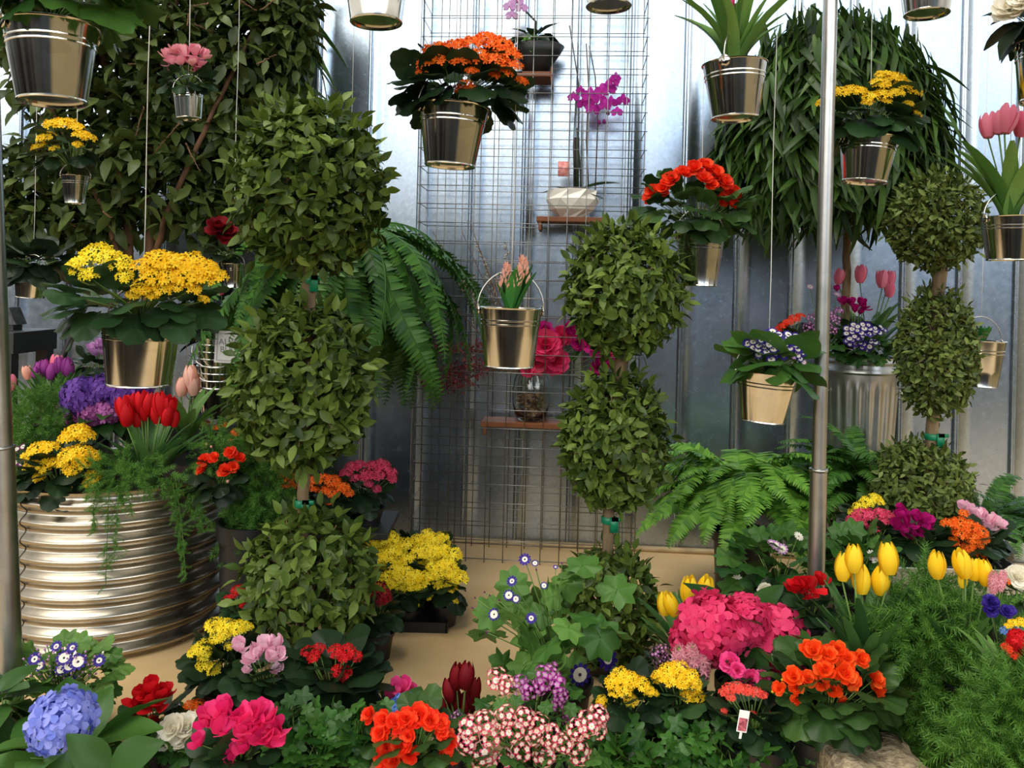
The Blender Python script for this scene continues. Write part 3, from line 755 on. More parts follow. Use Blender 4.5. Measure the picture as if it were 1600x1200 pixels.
# ------------------------------------------------------------------ asparagus ferns
def sprig_template():
    g = G(); n = 84; t = np.linspace(.05, 1, n); a = np.arange(n) * 2.4
    g.tube([A([0, 0, 0]), A([.5, 0, .03]), A([1, 0, -.1])], .006, 4)
    X = np.stack([.55 + 0 * a, np.cos(a) * .8, np.sin(a) * .8], -1); c = np.stack([t, 0 * t, .06 * t - .16 * t * t], -1)
    V, Q, m = strip(1, lambda t: A([.055, .02]), 0, 0, 1)
    g.scat((V, Q, m), frames(X, rnd_dirs(n)), c, .26 * (1 - .45 * t) )
    return tmpl(g)
SPR = sprig_template()
def asparagus(label, D, masses, trails, spx, loc, pot=None, gk='asp'):
    t = thing('asparagus_fern', label, 'fern', loc, 'feathery asparagus ferns')
    if pot: nursery_pot(t, *pot)
    g = G()
    for (x, y, rx, ry, n) in masses:
        C = P(x, y, D); rad = A([S(rx, D), min(S(rx, D) * .8, .30), S(ry, D)]); d = rnd_dirs(n)
        q = C + d * rad * rng.random((n, 1)) ** .4
        X = d * .8 + rnd_dirs(n) * .7 + A([0, -.2, .1])
        g.scat(SPR, frames(X, rnd_dirs(n) + Z3), q, S(spx, D) * (.7 + .6 * rng.random(n)))
    for tr in trails:
        p = A([P(*a) for a in tr]); L = len(p); m = 14 * (L - 1); s_ = np.linspace(0, L - 1, m)
        c = np.stack([np.interp(s_, np.arange(L), p[:, k]) for k in range(3)], -1)
        g.tube(c, .0012, 4); X = nrm(np.gradient(c, axis=0)) * .4 + rnd_dirs(m) * .8 + A([0, -.2, 0])
        g.scat(SPR, frames(X, rnd_dirs(m)), c, S(spx * .62, D) * (.6 + .6 * rng.random(m)))
    g.build('foliage', GM(gk), t)
asparagus('mass of feathery asparagus fern below the right-hand yellow tulips', 2.42, [(1490, 1060, 115, 145, 560), (1445, 985, 75, 80, 220), (1560, 1130, 80, 90, 260), (1420, 1090, 55, 90, 130), (1500, 1165, 110, 50, 260)],
          [], 52, (P(1490, 1100, 2.42)[0], 2.42, 0), (1490, 1178, 130, 2.42, 0))
asparagus('smaller feathery asparagus fern in the near right corner below the red geranium', 1.98, [(1582, 1125, 44, 70, 240), (1560, 1170, 60, 40, 160)], [], 56, (P(1590, 1150, 1.98)[0], 1.98, 0), (1600, 1185, 90, 1.98, 0))
asparagus('feathery asparagus fern at the back left of the tank planter', 3.62, [(75, 655, 60, 45, 200)], [], 34, P(75, 700, 3.62))
asparagus('feathery asparagus fern trailing down the front of the tank planter', 3.22, [(185, 738, 55, 30, 60), (235, 742, 50, 14, 24)],
          [[(150, 770, 3.18), (145, 800, 3.17), (150, 830, 3.17)], [(170, 765, 3.18), (168, 830, 3.17), (165, 915, 3.17)], [(185, 770, 3.18), (182, 820, 3.17), (178, 880, 3.17)],
           [(200, 770, 3.2), (205, 800, 3.17)]], 30, P(190, 778, 3.3))
asparagus('feathery asparagus fern trailing over the right side of the tank planter', 3.3, [(335, 700, 36, 40, 46), (300, 765, 34, 16, 20)],
          [[(275, 755, 3.24), (285, 830, 3.22), (290, 900, 3.22)], [(300, 760, 3.26), (312, 800, 3.24), (318, 830, 3.24)], [(270, 755, 3.24), (276, 800, 3.22), (280, 862, 3.22)]], 30, P(310, 770, 3.4))
asparagus('feathery asparagus fern between the tank planter and the tallest topiary', 3.45, [(405, 745, 48, 75, 300), (385, 830, 34, 50, 90)], [], 36, (P(405, 800, 3.45)[0], 3.45, 0), (398, 812, 110, 3.45, 0))

# ------------------------------------------------------------------ hanging buckets
B = 'bucket'; HB = 'galvanized buckets hung on cords'; HC = 'hanging flower bucket'
plant('hanging_foliage_bucket', 'big galvanized bucket of broad green leaves hanging by the fig tree', HC, 1.9, (98, -22, 112, 56), [('lobed', 40, 100, 'dome', 'big')], [], (B, 80, 42, 136, 82, 160, 98), HB, spin=.9)
plant('hanging_cyclamen', 'small bucket of soft pink cyclamen hanging before the fig tree', HC, 2.95, (292, 128, 42, 22), [('round', 26, 26, 'dome', 'cyc')],
      [('cyc', 'softpink', [(262, 88, 15), (275, 80, 16), (290, 84, 17), (305, 82, 16), (318, 88, 15), (268, 98, 13), (283, 96, 14), (300, 97, 14), (312, 100, 12), (270, 108, 10), (305, 108, 10)])], (B, 294, 140, 45, 295, 186, 37), HB)
plant('hanging_kalanchoe', 'small bucket of golden kalanchoe hanging below the big leafy bucket', HC, 3.2, (100, 238, 48, 36), [('kal', 36, 34, 'dome', 'kald')],
      [('kal', 'yellow', [(85, 196, 17), (102, 195, 18), (118, 200, 14), (72, 215, 14), (62, 230, 13), (128, 212, 14), (138, 216, 12), (58, 236, 10), (122, 226, 8), (85, 232, 8)])], (B, 118, 275, 40, 117, 318, 28), HB)
plant('hanging_foliage_bucket', 'tilted small bucket of dark leaves hanging beside the left pole', HC, 3.4, (55, 408, 50, 26), [('round', 44, 38, 'dome', 'dark')], [], (B, 51, 424, 50, 47, 465, 40), HB)
plant('hanging_kalanchoe', 'large bucket of two yellow kalanchoe mounds hanging over the tank planter', HC, 2.4, (215, 476, 116, 46), [('kal', 64, 62, 'dome', 'kal')],
      [('kal', 'lemon', [(150, 396, 24), (125, 412, 18), (170, 405, 22), (188, 412, 18), (140, 430, 17), (112, 415, 12), (195, 432, 14), (120, 425, 12)]),
       ('kal', 'yellow', [(225, 418, 20), (250, 408, 25), (275, 412, 25), (300, 412, 24), (320, 420, 22), (340, 432, 16), (240, 432, 20), (265, 432, 18), (290, 430, 22), (318, 436, 18), (222, 448, 16), (255, 452, 15), (275, 446, 14), (300, 450, 15), (210, 460, 12), (238, 460, 12), (318, 468, 9)])],
      (B, 222, 500, 117, 217, 601, 94), HB, bailr=.9)
plant('hanging_flower_bucket', 'galvanized bucket cut off by the frame above the plain white panel', HC, 2.2, (588, -110, 70, 30), [('round', 30, 50, 'dome', 'big')], [], (B, 588, -72, 108, 588, 36, 80), HB)
plant('hanging_kalanchoe', 'bucket of orange kalanchoe hanging at the top of the grid', HC, 2.4, (725, 138, 90, 36), [('kal', 46, 60, 'dome', 'kald')],
      [('kal', 'orange', [(683, 82, 24), (708, 76, 22), (735, 72, 24), (760, 64, 22), (780, 72, 24), (795, 85, 20), (668, 98, 18), (694, 96, 18), (720, 94, 18), (750, 90, 22), (775, 94, 22), (800, 104, 18), (788, 112, 16), (660, 112, 12), (738, 112, 12), (728, 134, 15), (716, 138, 10), (814, 128, 13), (772, 116, 10)])],
      (B, 709, 168, 108, 703, 260, 78), HB, spin=.4)
hy = plant('hanging_hyacinth_bucket', 'bucket of budding orange hyacinths with a bare wire handle before the grid', HC, 2.5, (800, 462, 34, 34), [('hya', 18, 64, 'up', 'hya')],
      [('hyab', 'peach', [(778, 460, 26), (789, 446, 30), (817, 440, 34), (806, 446, 26)])], (B, 798, 481, 98, 795, 573, 77), HB, spin=.12, stems=False, bailr=1.12)
plant('hanging_begonia', 'bucket of red begonia hanging behind the middle topiary', HC, 3.5, (1082, 330, 82, 44), [('beg', 62, 46, 'dome', 'beg')],
      [('beg', 'scarlet', [(1048, 282, 16), (1066, 272, 15), (1084, 266, 17), (1102, 262, 17), (1118, 272, 16), (1130, 286, 17), (1142, 304, 17), (1126, 312, 15), (1020, 302, 16), (1036, 296, 14), (1014, 310, 11), (1100, 280, 14), (1112, 290, 12), (1140, 320, 12)])],
      (B, 1094, 365, 76, 1092, 447, 56), HB)
plant('hanging_tulip_bucket', 'bucket of tall tulip leaves with one pink bud hanging upper right', HC, 2.6, (1150, 38, 40, 58), [('tulw', 15, 128, 'up', 'tul'), ('tul', 8, 110, 'up', 'tul')], [('tul', 'pink', [(1140, 2, 26), (1178, -22, 30), (1120, -30, 30)])],
      (B, 1148, 101, 98, 1149, 186, 72), HB, spin=1.0)
plant('hanging_kalanchoe', 'bucket of golden kalanchoe hanging behind the pole before the weeping fig', HC, 2.95, (1358, 186, 70, 42), [('kal', 44, 52, 'dome', 'kal')],
      [('kal', 'yellow', [(1384, 120, 16), (1398, 124, 18), (1375, 132, 16), (1412, 134, 16), (1426, 144, 14), (1310, 146, 16), (1330, 142, 14), (1345, 142, 10), (1360, 152, 14), (1380, 148, 14), (1400, 146, 13), (1286, 160, 11), (1356, 160, 10), (1385, 158, 10), (1420, 162, 8), (1430, 178, 10)])],
      (B, 1357, 216, 88, 1350, 285, 66), HB)
plant('hanging_tulip_bucket', 'bucket of open pink tulips hanging at the right edge', HC, 2.8, (1570, 280, 36, 62), [('tulw', 14, 120, 'up', 'tul'), ('tul', 8, 110, 'up', 'tul')], [('tul', 'blush', [(1544, 196, 40), (1574, 186, 46), (1598, 194, 40), (1562, 192, 36)])],
      (B, 1576, 339, 80, 1576, 407, 62), HB)
plant('hanging_hyacinth_bucket', 'bucket of short green shoots hanging beside the small-leaved topiary', HC, 3.85, (1536, 522, 20, 18), [('hya', 22, 26, 'up', 'hya')], [], (B, 1532, 532, 72, 1528, 603, 54), HB, spin=.2)
plant('hanging_flower_bucket', 'galvanized bucket cut off by the frame above the purple orchid', HC, 2.6, (950, -110, 60, 30), [('round', 30, 50, 'dome', 'big')], [], (B, 951, -80, 100, 951, 11, 70), HB)
plant('hanging_flower_bucket', 'galvanized bucket cut off by the frame above the weeping fig', HC, 2.7, (1448, -90, 60, 30), [('round', 30, 50, 'dome', 'big')], [], (B, 1449, -62, 88, 1448, 23, 66), HB)
plant('hanging_rose_bucket', 'bucket of cream roses with dark leaves at the top right corner', HC, 2.5, (1630, 35, 62, 40), [('ovate', 22, 62, 'dome', 'dark')], [('rose', 'white', [(1576, 14, 25), (1600, 2, 24), (1640, 10, 26)])], (B, 1640, 68, 96, 1634, 160, 74), HB)
plant('hanging_cineraria', 'tilted bucket of blue and white daisies hanging in front of the galvanized can', HC, 2.7, (1203, 562, 68, 30), [('round', 30, 58, 'dome', 'big')],
      [('dai', 'violet', spread(1212, 538, 46, 22, 40, 8) + [(1250, 560, 7), (1254, 552, 7), (1246, 545, 8), (1168, 536, 8)]), ('dai', 'lilac', [(1240, 556, 6), (1256, 566, 5), (1250, 574, 5)])],
      (B, 1199, 582, 93, 1191, 658, 66), HB)
plant('hanging_rose_bucket', 'small bucket with a dark red bloom half hidden by the fig leaves', HC, 3.6, (350, 398, 30, 22), [('ovate', 18, 30, 'dome', 'dark')], [('rose', 'garnet', [(342, 358, 22), (356, 366, 18)])], (B, 364, 412, 32, 364, 450, 25), HB)

# ------------------------------------------------------------------ plants on the grid shelves
D = c_mid[1] + .1
bz = c_mid + v * .1 + A([0, 0, .014])
t = thing('orchid_planter', 'white faceted bowl of purple orchids on the middle shelf', 'potted orchid', bz)
g = G(); rb = S(41, D); k_ = 9; rngs = [(.45, 0), (.84, .045), (1.04, .10), (.95, .155), (.88, .155), (.5, .11), (.02, .11)]
Vs = []
for q, (r, z) in enumerate(rngs):
    for a_ in range(k_):
        th = (a_ + .5 * (q % 2)) * 2 * np.pi / k_; Vs.append((r * rb * math.cos(th), r * rb * math.sin(th), z))
Q = [[i * k_ + j, i * k_ + (j + 1) % k_, (i + 1) * k_ + (j + 1) % k_, (i + 1) * k_ + j] for i in range(len(rngs) - 1) for j in range(k_)]
g.add(A(Vs) + bz, Q); g.build('bowl', plain('white_ceramic', '#e9e2d6', .6), t, False)
g = G(); top = bz + A([0, 0, .135])
for (ang_, L, el) in ((2.9, .17, .35), (.1, .27, .55), (-.5, .2, .1), (3.6, .15, .5), (1.2, .14, .6), (-1.6, .12, -.1), (-2.2, .13, -.1)):
    X = A([[math.cos(ang_) * math.cos(el), math.sin(ang_) * math.cos(el), math.sin(el)]])
    g.scat(strip(6, ell(.2), .25, .3), frames(X, A([0, 0, 1.])), top[None], L)
g.build('leaves', GM('kal'), t)
g = G(); st_m = leafy('orchid_stem', '#2c3a24', '#4a3a3a', .5, 0)
for pts in ([(908, 300), (903, 200), (904, 130), (890, 40)], [(920, 300), (916, 220), (920, 140), (916, 68)], [(930, 300), (934, 190), (930, 120), (921, 72)], [(898, 300), (896, 230), (900, 150)], [(902, 300), (902, 200)]):
    g.tube([P(x, y, D - .02) for x, y in pts], .0035, 6)
for x in (897, 900, 903): g.tube([P(x, 300, D), P(x + 1, 215, D)], .0055, 6)
g.build('stems', st_m, t)
for x, y, s in [(896, 152, 10), (907, 142, 9), (922, 150, 16), (912, 162, 12), (926, 170, 14), (940, 142, 13), (950, 138, 15), (958, 128, 11), (962, 122, 10), (937, 155, 13), (955, 160, 11), (973, 157, 12), (945, 165, 11), (964, 175, 10), (920, 162, 10)]:
    f = A([rng.normal(0, .3), -1, rng.normal(-.05, .2)]); f = nrm(f); X = nrm(np.cross(Z3, f)); p = P(x, y, D - .05 - rng.random() * .04)
    place(bloom('orc', 'orchid'), 'orchid_bloom', t, p, np.stack([X, np.cross(f, X), f], -1), S(s, D))
for x, y in ((950, 177), (944, 190), (936, 191)): place(bloom('bud', 'plum'), 'bud', t, P(x, y, D - .05), np.eye(3), S(8, D))
g = G(); c = P(881, 264, D - .06); g.box(c, (.032, .012, .04)); g.build('card', noisy('pink_card', '#b85050', '#f0b0a8', .6, 60, 0), t)

D = c_top[1] + .1; bz = c_top + v * .1 + A([0, 0, .014])
t = thing('orchid_planter', 'black sculpted pot with a lilac orchid on the top shelf', 'potted orchid', bz)
g = G(); bz2 = bz + A([.045, 0, 0])
def bowl_mod(a, z): return 1 + .45 * np.clip(z / .16, 0, 1) * np.clip(np.cos(a), 0, 1) ** 3
g.lathe([(.002, 0), (.06, 0), (.085, .06), (.105, .12), (.115, .165), (.105, .175), (.09, .15), (.002, .14)], 32, None, bz2, bowl_mod); g.build('pot', M_BLACK, t)
g = G(); leaf_mass(g, ('ovate', 16, 34, 'dome'), bz2 + A([-.02, 0, .2]), A([.11, .1, .08]), None, D, 0)
leaf_mass(g, ('box', 120, 10, 'fill'), bz2 + A([-.02, -.06, .16]), A([.05, .04, .06]), None, D, 1)
g.tube([bz2 + A([0, 0, .13]), bz2 + A([.0, -.02, .3]), P(805, 0, D)], .006, 6, 0); g.build('foliage', [GM('dark'), GM('fern')], t)
for x, y in ((796, 10), (808, 2), (800, 24), (815, 12)): place(bloom('orc', 'lilac'), 'orchid_bloom', t, P(x, y, D - .05), np.stack([A([1., 0, 0]), A([0, 0, 1.]), A([0, -1., 0])], -1), S(11, D))

D = c_low[1] + .1; bz = P(829, 663, 0); bz = A([P(829, 660, D)[0], D, c_low[2] + .0145])
t = thing('flower_vase', 'glass vase of pebbles, magenta roses and bare branches on the low shelf', 'vase', bz)
gl, nt, b = _mat('clear_glass'); b.inputs['Transmission Weight'].default_value = 1; b.inputs['Roughness'].default_value = .02; b.inputs['Base Color'].default_value = (.93, .95, .93, 1)
g = G(); g.lathe([(.002, 0), (.065, 0), (.085, .02), (.105, .09), (.108, .16), (.098, .23), (.075, .285), (.07, .3), (.066, .3), (.071, .28), (.094, .225), (.104, .16), (.1, .09), (.08, .026), (.002, .012)], 40, None, bz); g.build('vase', gl, t)
g = G(); sph = G(); sph.lathe([(.01, -1), (.5, -.87), (.87, -.5), (1, 0), (.87, .5), (.5, .87), (.01, 1)], 10); ST = tmpl(sph)
n = 90; zz = rng.random(n) * .12 + .025; rr = np.sqrt(rng.random(n)) * (.055 + .3 * np.clip(zz - .02, 0, .08)); aa = rng.random(n) * 6.28
V_, Q_, m_ = ST
for k in range(n): g.add((V_ * rng.uniform(.007, .017, 3)) @ face_frames(rnd_dirs(1))[0] + bz + A([rr[k] * math.cos(aa[k]), rr[k] * math.sin(aa[k]), zz[k]]), Q_)
o = g.build('pebbles', leafy('pebble', '#4a3626', '#a8835e', .4, 0), t); o['kind'] = 'stuff'
mouth = bz + A([0, 0, .27])
g = G()
for (x, y, dd) in ((676, 362, 0), (690, 385, -.04), (722, 362, .03), (700, 410, 0), (745, 380, 0), (668, 432, -.03), (715, 440, 0), (760, 435, .02), (790, 378, 0), (735, 350, -.03)):
    e = P(x, y, D + dd); mid = mouth * .5 + e * .5 + A([0, 0, -.05]); g.tube([bz + A([.0, 0, .05]), mouth, mid, e], [.004, .0035, .003, .0015], 5)
    w = np.linspace(.45, 1, 14); c = mid + (e - mid) * w[:, None]
    if y > 370: g.scat(_ := tmpl(G().lathe([(.01, -.5), (.22, -.2), (.25, .1), (.01, .5)], 6, None, None)), face_frames(rnd_dirs(14) + nrm(e - mid)), c + rng.normal(0, .006, (14, 3)), .026, 1)
g.build('willow_branches', [M_BARKD, PM('willow')], t)
g = G()
for (x, y) in ((690, 545), (705, 600), (720, 575), (745, 540), (735, 590), (700, 575), (680, 610), (750, 570), (725, 545), (690, 590), (665, 600)):
    e = P(x, y, D - .02); mid = mouth * .5 + e * .5 + A([0, 0, .05]); g.tube([bz + A([0, 0, .06]), mouth, mid, e], .002, 4)
    m = 45; c = mid + (e - mid) * rng.uniform(.5, 1.05, (m, 1)) + rng.normal(0, .022, (m, 3))
    g.scat(LT['box'], frames(rnd_dirs(m), rnd_dirs(m)), c, .026, 1)
g.build('red_twigs', [M_BARKD, GM('red')], t)
g = G()
for (x, y, s, col) in ((852, 540, 26, 'hydpink'), (838, 565, 22, 'rose'), (868, 565, 22, 'hydpink'), (878, 525, 17, 'hydpink'), (892, 515, 14, 'magenta'), (850, 520, 18, 'magenta'), (930, 540, 18, 'magenta'), (945, 560, 16, 'magenta'), (955, 545, 16, 'hydpink'), (935, 575, 13, 'magenta'), (905, 535, 13, 'magenta'), (825, 578, 12, 'hydpink')):
    p = P(x, y, D - .07 + rng.normal(0, .02)); f = nrm(A([rng.normal(0, .4), -1, rng.normal(.2, .3)])); place(bloom('rose', col), 'rose_bloom', t, p, face_frames(A([f]))[0], S(s, D))
    g.tube([mouth, mouth * .4 + p * .6 + A([0, 0, -.03]), p], .0022, 4)
leaf_mass(g, ('ovate', 16, 18, 'fill'), P(905, 545, D - .03), A([.12, .04, .07]), None, D, 1)
g.build('stems', [M_STEM, GM('hyd')], t)
# ------------------------------------------------------------------ plants in the tank planter
PT = 'potted flower'
plant('kalanchoe_plant', 'bright yellow kalanchoe at the front of the tank planter', PT, 3.34, (96, 736, 66, 42), [('kal', 50, 44, 'dome', 'kald')],
      [('kal', 'yellow', [(120, 676, 20), (106, 684, 14), (134, 682, 14), (62, 702, 18), (48, 712, 14), (78, 700, 14), (70, 728, 14), (48, 728, 12), (84, 722, 10), (62, 745, 11), (110, 712, 17), (128, 708, 18), (144, 712, 14), (98, 722, 12), (112, 734, 13), (132, 724, 12), (146, 744, 12), (138, 754, 10), (96, 752, 9), (104, 764, 8), (142, 774, 7)])])
plant('hydrangea_plant', 'purple and mauve hydrangea at the back of the tank planter', PT, 3.66, (160, 652, 62, 36), [('ovate', 26, 44, 'dome', 'hyd')],
      [('hyd', 'purple', [(128, 618, 34), (165, 606, 26), (195, 614, 30), (220, 608, 20)]), ('hyd', 'mauve', [(112, 642, 26), (145, 640, 30), (170, 640, 24)])], rz=.7)
plant('tulip_plant', 'scarlet tulips with curling leaves in the tank planter', PT, 3.42, (232, 705, 46, 55), [('tulw', 34, 105, 'up', 'tuld')],
      [('tul', 'red', [(192, 636, 36), (206, 632, 34), (220, 628, 36), (234, 630, 36), (250, 630, 38), (264, 636, 36), (198, 648, 36), (214, 652, 30), (228, 640, 34), (246, 644, 36), (262, 648, 34), (272, 654, 26)])])
plant('begonia_plant', 'red-orange begonia on the right rim of the tank planter', PT, 3.3, (342, 745, 40, 34), [('beg', 30, 38, 'dome', 'dark')],
      [('beg', 'scarlet', [(320, 720, 12), (316, 734, 11), (334, 716, 10), (352, 736, 13), (360, 708, 11), (374, 716, 10), (364, 730, 10), (310, 742, 8)]), ('bud', 'peach', [(322, 694, 6), (356, 752, 8), (330, 698, 5)])])
plant('marigold_plant', 'small orange blooms behind the begonia on the tank planter', PT, 3.75, (345, 690, 40, 24), [('asp' if 'asp' in LT else 'box', 160, 10, 'fill', 'asp')],
      [('kal', 'orange', [(312, 665, 7), (322, 662, 7), (338, 668, 6), (352, 664, 6), (368, 676, 8), (362, 690, 6), (380, 688, 6)])])
plant('cineraria_plant', 'white-eyed purple daisies at the left side of the tank planter', PT, 3.45, (32, 735, 24, 30), [('lobed', 16, 26, 'dome', 'hyd')],
      [('dai', 'plum', [(36, 698, 6), (44, 704, 6), (26, 702, 6), (30, 712, 7), (24, 722, 7), (34, 724, 6), (22, 738, 6)])])
plant('tulip_plant', 'pale peach tulips at the back of the tank planter', PT, 3.7, (292, 650, 24, 40), [('tulw', 14, 80, 'up', 'tul')], [('tul', 'peach', [(298, 588, 36), (284, 604, 30), (302, 602, 32)])])
plant('tulip_plant', 'purple tulips in a clump behind the asparagus fern and tank', PT, 3.95, (85, 625, 36, 48), [('tul', 46, 92, 'up', 'tuld')],
      [('tul', 'tulpurple', [(62, 578, 28), (70, 574, 26), (80, 580, 26), (92, 570, 26), (104, 572, 28), (108, 576, 26), (55, 582, 18)]), ('tul', 'blush', [(88, 568, 28)]), ('tul', 'peach', [(42, 582, 22)])], zb=0, pot=('pot', 85, 668, 80))
plant('tulip_plant', 'single pink tulip by the left pole behind the tank', PT, 3.75, (20, 640, 12, 44), [('tul', 7, 80, 'up', 'tul')], [('tul', 'blush', [(16, 598, 26)])], pot=('pot', 20, 682, 40))

# ------------------------------------------------------------------ behind the tank: table, sign, nested buckets
D = 4.35; a = P(0, 515, D); zt = a[2]
t = thing('side_table', 'black wooden table at the left edge behind the tank', 'table', (a[0] - .1, D, 0))
cx_ = P(0, 540, D)[0]
g = G(); g.box((cx_ - .16, D, zt - .055), (.35, .2, .055)); g.build('table_top', M_STAND, t, False, .004)
for sx in (-.47, .145):
    for sy in (-.16, .16): g = G(); g.box((cx_ + sx, D + sy, (zt - .11) / 2), (.032, .032, (zt - .11) / 2)); g.build('leg', M_STAND, t, False, .003)
bp = P(22, 500, D); bp[2] = zt
t = thing('birdhouse', 'small black ornament with a pointed roof on the black table', 'ornament', bp)
g = G(); h_ = S(22, D); w_ = S(12, D); hz = zt
g.box(bp + A([0, 0, .014]), (w_ * .5, .04, .014)); g.build('base', M_STAND, t, False)
g = G(); V = [(-w_, -.05, .03), (w_, -.05, .03), (0, -.05, .03 + 2.2 * w_), (0.001, -.05, .03 + 2.2 * w_), (-w_, .05, .03), (w_, .05, .03), (0, .05, .03 + 2.2 * w_), (.001, .05, .03 + 2.2 * w_)]
g.add(A(V) + bp, [[0, 1, 3, 2], [5, 4, 6, 7], [0, 4, 5, 1], [1, 5, 7, 3], [0, 2, 6, 4], [2, 3, 7, 6]]); g.build('roof', noisy('dark_slate', '#2a2a2a', '#606060', .4, 30), t, False)

D = 4.2; c = P(345, 655, D); zs = c[2]
t = thing('display_crate', 'dark crate behind the tank carrying the stack of buckets', 'crate', (c[0], D, 0))
g = G(); g.box((c[0], D, zs / 2), (.24, .14, zs / 2)); g.build('crate_body', M_STAND, t, False, .006)
g = G(); g.box((c[0], D - .143, zs - .1), (.2, .004, .03)); g.build('slat', plain('slat_black', '#2c2c2a', .5), t, False)
pz = zs
for k in range(7):
    z0 = zs + .002 + k * S(11, D)
    yb = 450 - (z0 - EYE) * F / D; xx = 348
    r = thing('galvanized_bucket', ['lowest bucket of the nested stack beside the topiary', 'second bucket from the bottom of the nested stack', 'third bucket from the bottom of the nested stack', 'middle bucket of the nested stack by the sign', 'third bucket from the top of the nested stack',
               'second bucket from the top of the nested stack', 'topmost bucket of the nested stack under the sign'][k], 'bucket', (c[0], D, z0), 'nested galvanized buckets')
    b0 = A([c[0], D, z0]); hh = .2; r0, r1 = .088, .118
    pr = [(.002, .012), (r0, .004), (r0 * 1.03, 0), (r0 * 1.03, .008), (r0 + .3 * (r1 - r0), .3 * hh), (r1 * .955, .78 * hh), (r1 * .985, .80 * hh), (r1 * .985, .82 * hh), (r1 * .97, .84 * hh), (r1, .985 * hh), (r1 * 1.05, .99 * hh), (r1 * 1.05, hh), (r1 * .98, hh), (r1 * .95, .85 * hh), (r1 * .9, .6 * hh)]
    g = G(); g.lathe(pr, 36, None, b0); g.build('bucket_body', M_PAIL, r, sharp=28)
    h = G(); th = np.linspace(0, np.pi, 12); rr_ = r1 * 1.09
    h.tube([b0 + A([-rr_ * math.cos(x), -.03 - .06 * math.sin(x) - .05 * k / 7, hh - .01 - .10 * math.sin(x)]) for x in th] if k % 2 else [b0 + A([-rr_ * (1 + .1 * math.sin(x)), .1 * math.cos(x) - .03, hh - .01 - .09 * math.sin(x)]) for x in th], .002, 5); h.build('handle', M_BAIL, r)
D = 4.03; sc_ = P(372, 543, D)
t = thing('price_sign', 'white card reading GALVANIZED BUCKETS above the nested buckets', 'sign', sc_ - A([0, 0, S(24, D)]))
tilt = A([[math.cos(.03), 0, math.sin(.03)], [0, 1, 0], [-math.sin(.03), 0, math.cos(.03)]])
g = G(); g.box(sc_, (S(36, D), .004, S(25, D)), tilt); g.build('card', plain('sign_card', '#d9d4cc', .6), t, False)
g = G(); fw, fh = S(32, D), S(21, D)
for p_, h_ in (((0, fh), (fw, .001)), ((0, -fh), (fw, .001)), ((fw, 0), (.001, fh)), ((-fw, 0), (.001, fh))): g.box(sc_ + tilt @ A([p_[0], -.005, p_[1]]), (h_[0], .001, h_[1]), tilt)
g.build('border_line', plain('sign_ink', '#8a8784', .7), t, False)
for k, (txt, dy, sz) in enumerate((('GALVANIZED', 9, 10.5), ('BUCKETS', -3, 10.5))):
    cu = bpy.data.curves.new('lettering', 'FONT'); cu.body = txt; cu.size = S(sz, D) * 1.25; cu.align_x = 'CENTER'; cu.align_y = 'CENTER'; cu.extrude = .0006
    tmp = bpy.data.objects.new('tmp_text', cu); COL.objects.link(tmp); bpy.context.view_layer.update()
    me = bpy.data.meshes.new_from_object(tmp.evaluated_get(bpy.context.evaluated_depsgraph_get())); me.materials.clear(); me.materials.append(plain('sign_ink', '#8a8784', .7))
    bpy.data.objects.remove(tmp); bpy.data.curves.remove(cu)
    o = bpy.data.objects.new('lettering', me); COL.objects.link(o); o.parent = t; o.rotation_euler = (math.pi / 2, -.03, 0)
    o.location = [float(q) for q in (sc_ + tilt @ A([0, -.0055, S(dy, D)]) - WL(t))]
g = G(); g.tube([A([sc_[0], D + .006, 0]), A([sc_[0], D + .006, sc_[2] + .02])], .006, 6); g.build('stake', M_BLACK, t)
plant('leafy_plant', 'dark shrub with long arching leaves behind the sign', 'plant', 4.53, (345, 500, 62, 62), [('ovate', 120, 30, 'fill', 'dark'), ('tulw', 14, 120, 'up', 'dracaena')], [('kal', 'pink', [(332, 452, 5), (346, 458, 5)])], pot=('pot', 345, 570, 90))
plant('cyclamen_plant', 'dusty pink cyclamen with dark leaves behind the large yellow bucket', PT, 4.1, (150, 575, 30, 20), [('round', 22, 26, 'dome', 'dark')], [('cyc', 'lilac', [(145, 545, 12), (155, 540, 13), (160, 550, 11), (150, 552, 12)])], pot=('pot', 152, 592, 44))
g = G(); a, b = P(132, 480, 4.2), P(92, 572, 4.2); g.tube([a, (a + b) / 2, b, b + (b - a) * 2.2], .016, 8)
o = g.build('leaning_rod', M_STAND); tag(o, 'dark rod leaning behind the purple tulips', 'rod')

# ------------------------------------------------------------------ middle floor: trays of kalanchoe
def tray(label, x0, x1, D0, D1, z, name='nursery_tray', h=.045):
    X0, X1 = P(x0, 900, D0)[0], P(x1, 900, D0)[0]; c = A([(X0 + X1) / 2, (D0 + D1) / 2, z]); w, l = (X1 - X0) / 2, (D1 - D0) / 2
    t = thing(name, label, 'tray', c)
    g = G(); g.box(c + A([0, 0, .004]), (w, l, .004)); g.build('tray_base', M_BLACK, t, False)
    for s in (-1, 1):
        g = G(); g.box(c + A([s * w, 0, h / 2]), (.004, l + .004, h / 2)); g.build('side', M_BLACK, t, False)
        g = G(); g.box(c + A([0, s * l, h / 2]), (w, .004, h / 2)); g.build('side', M_BLACK, t, False)
    return c
tray('black tray on the floor under the yellow kalanchoe', 606, 700, 3.60, 4.06, 0)
k_lab = ['yellow kalanchoe at the front left of the floor tray', 'yellow kalanchoe at the front right of the floor tray', 'yellow kalanchoe in the middle left of the floor tray', 'yellow kalanchoe in the middle right of the floor tray', 'yellow kalanchoe at the back left of the floor tray', 'yellow kalanchoe at the back right of the floor tray']
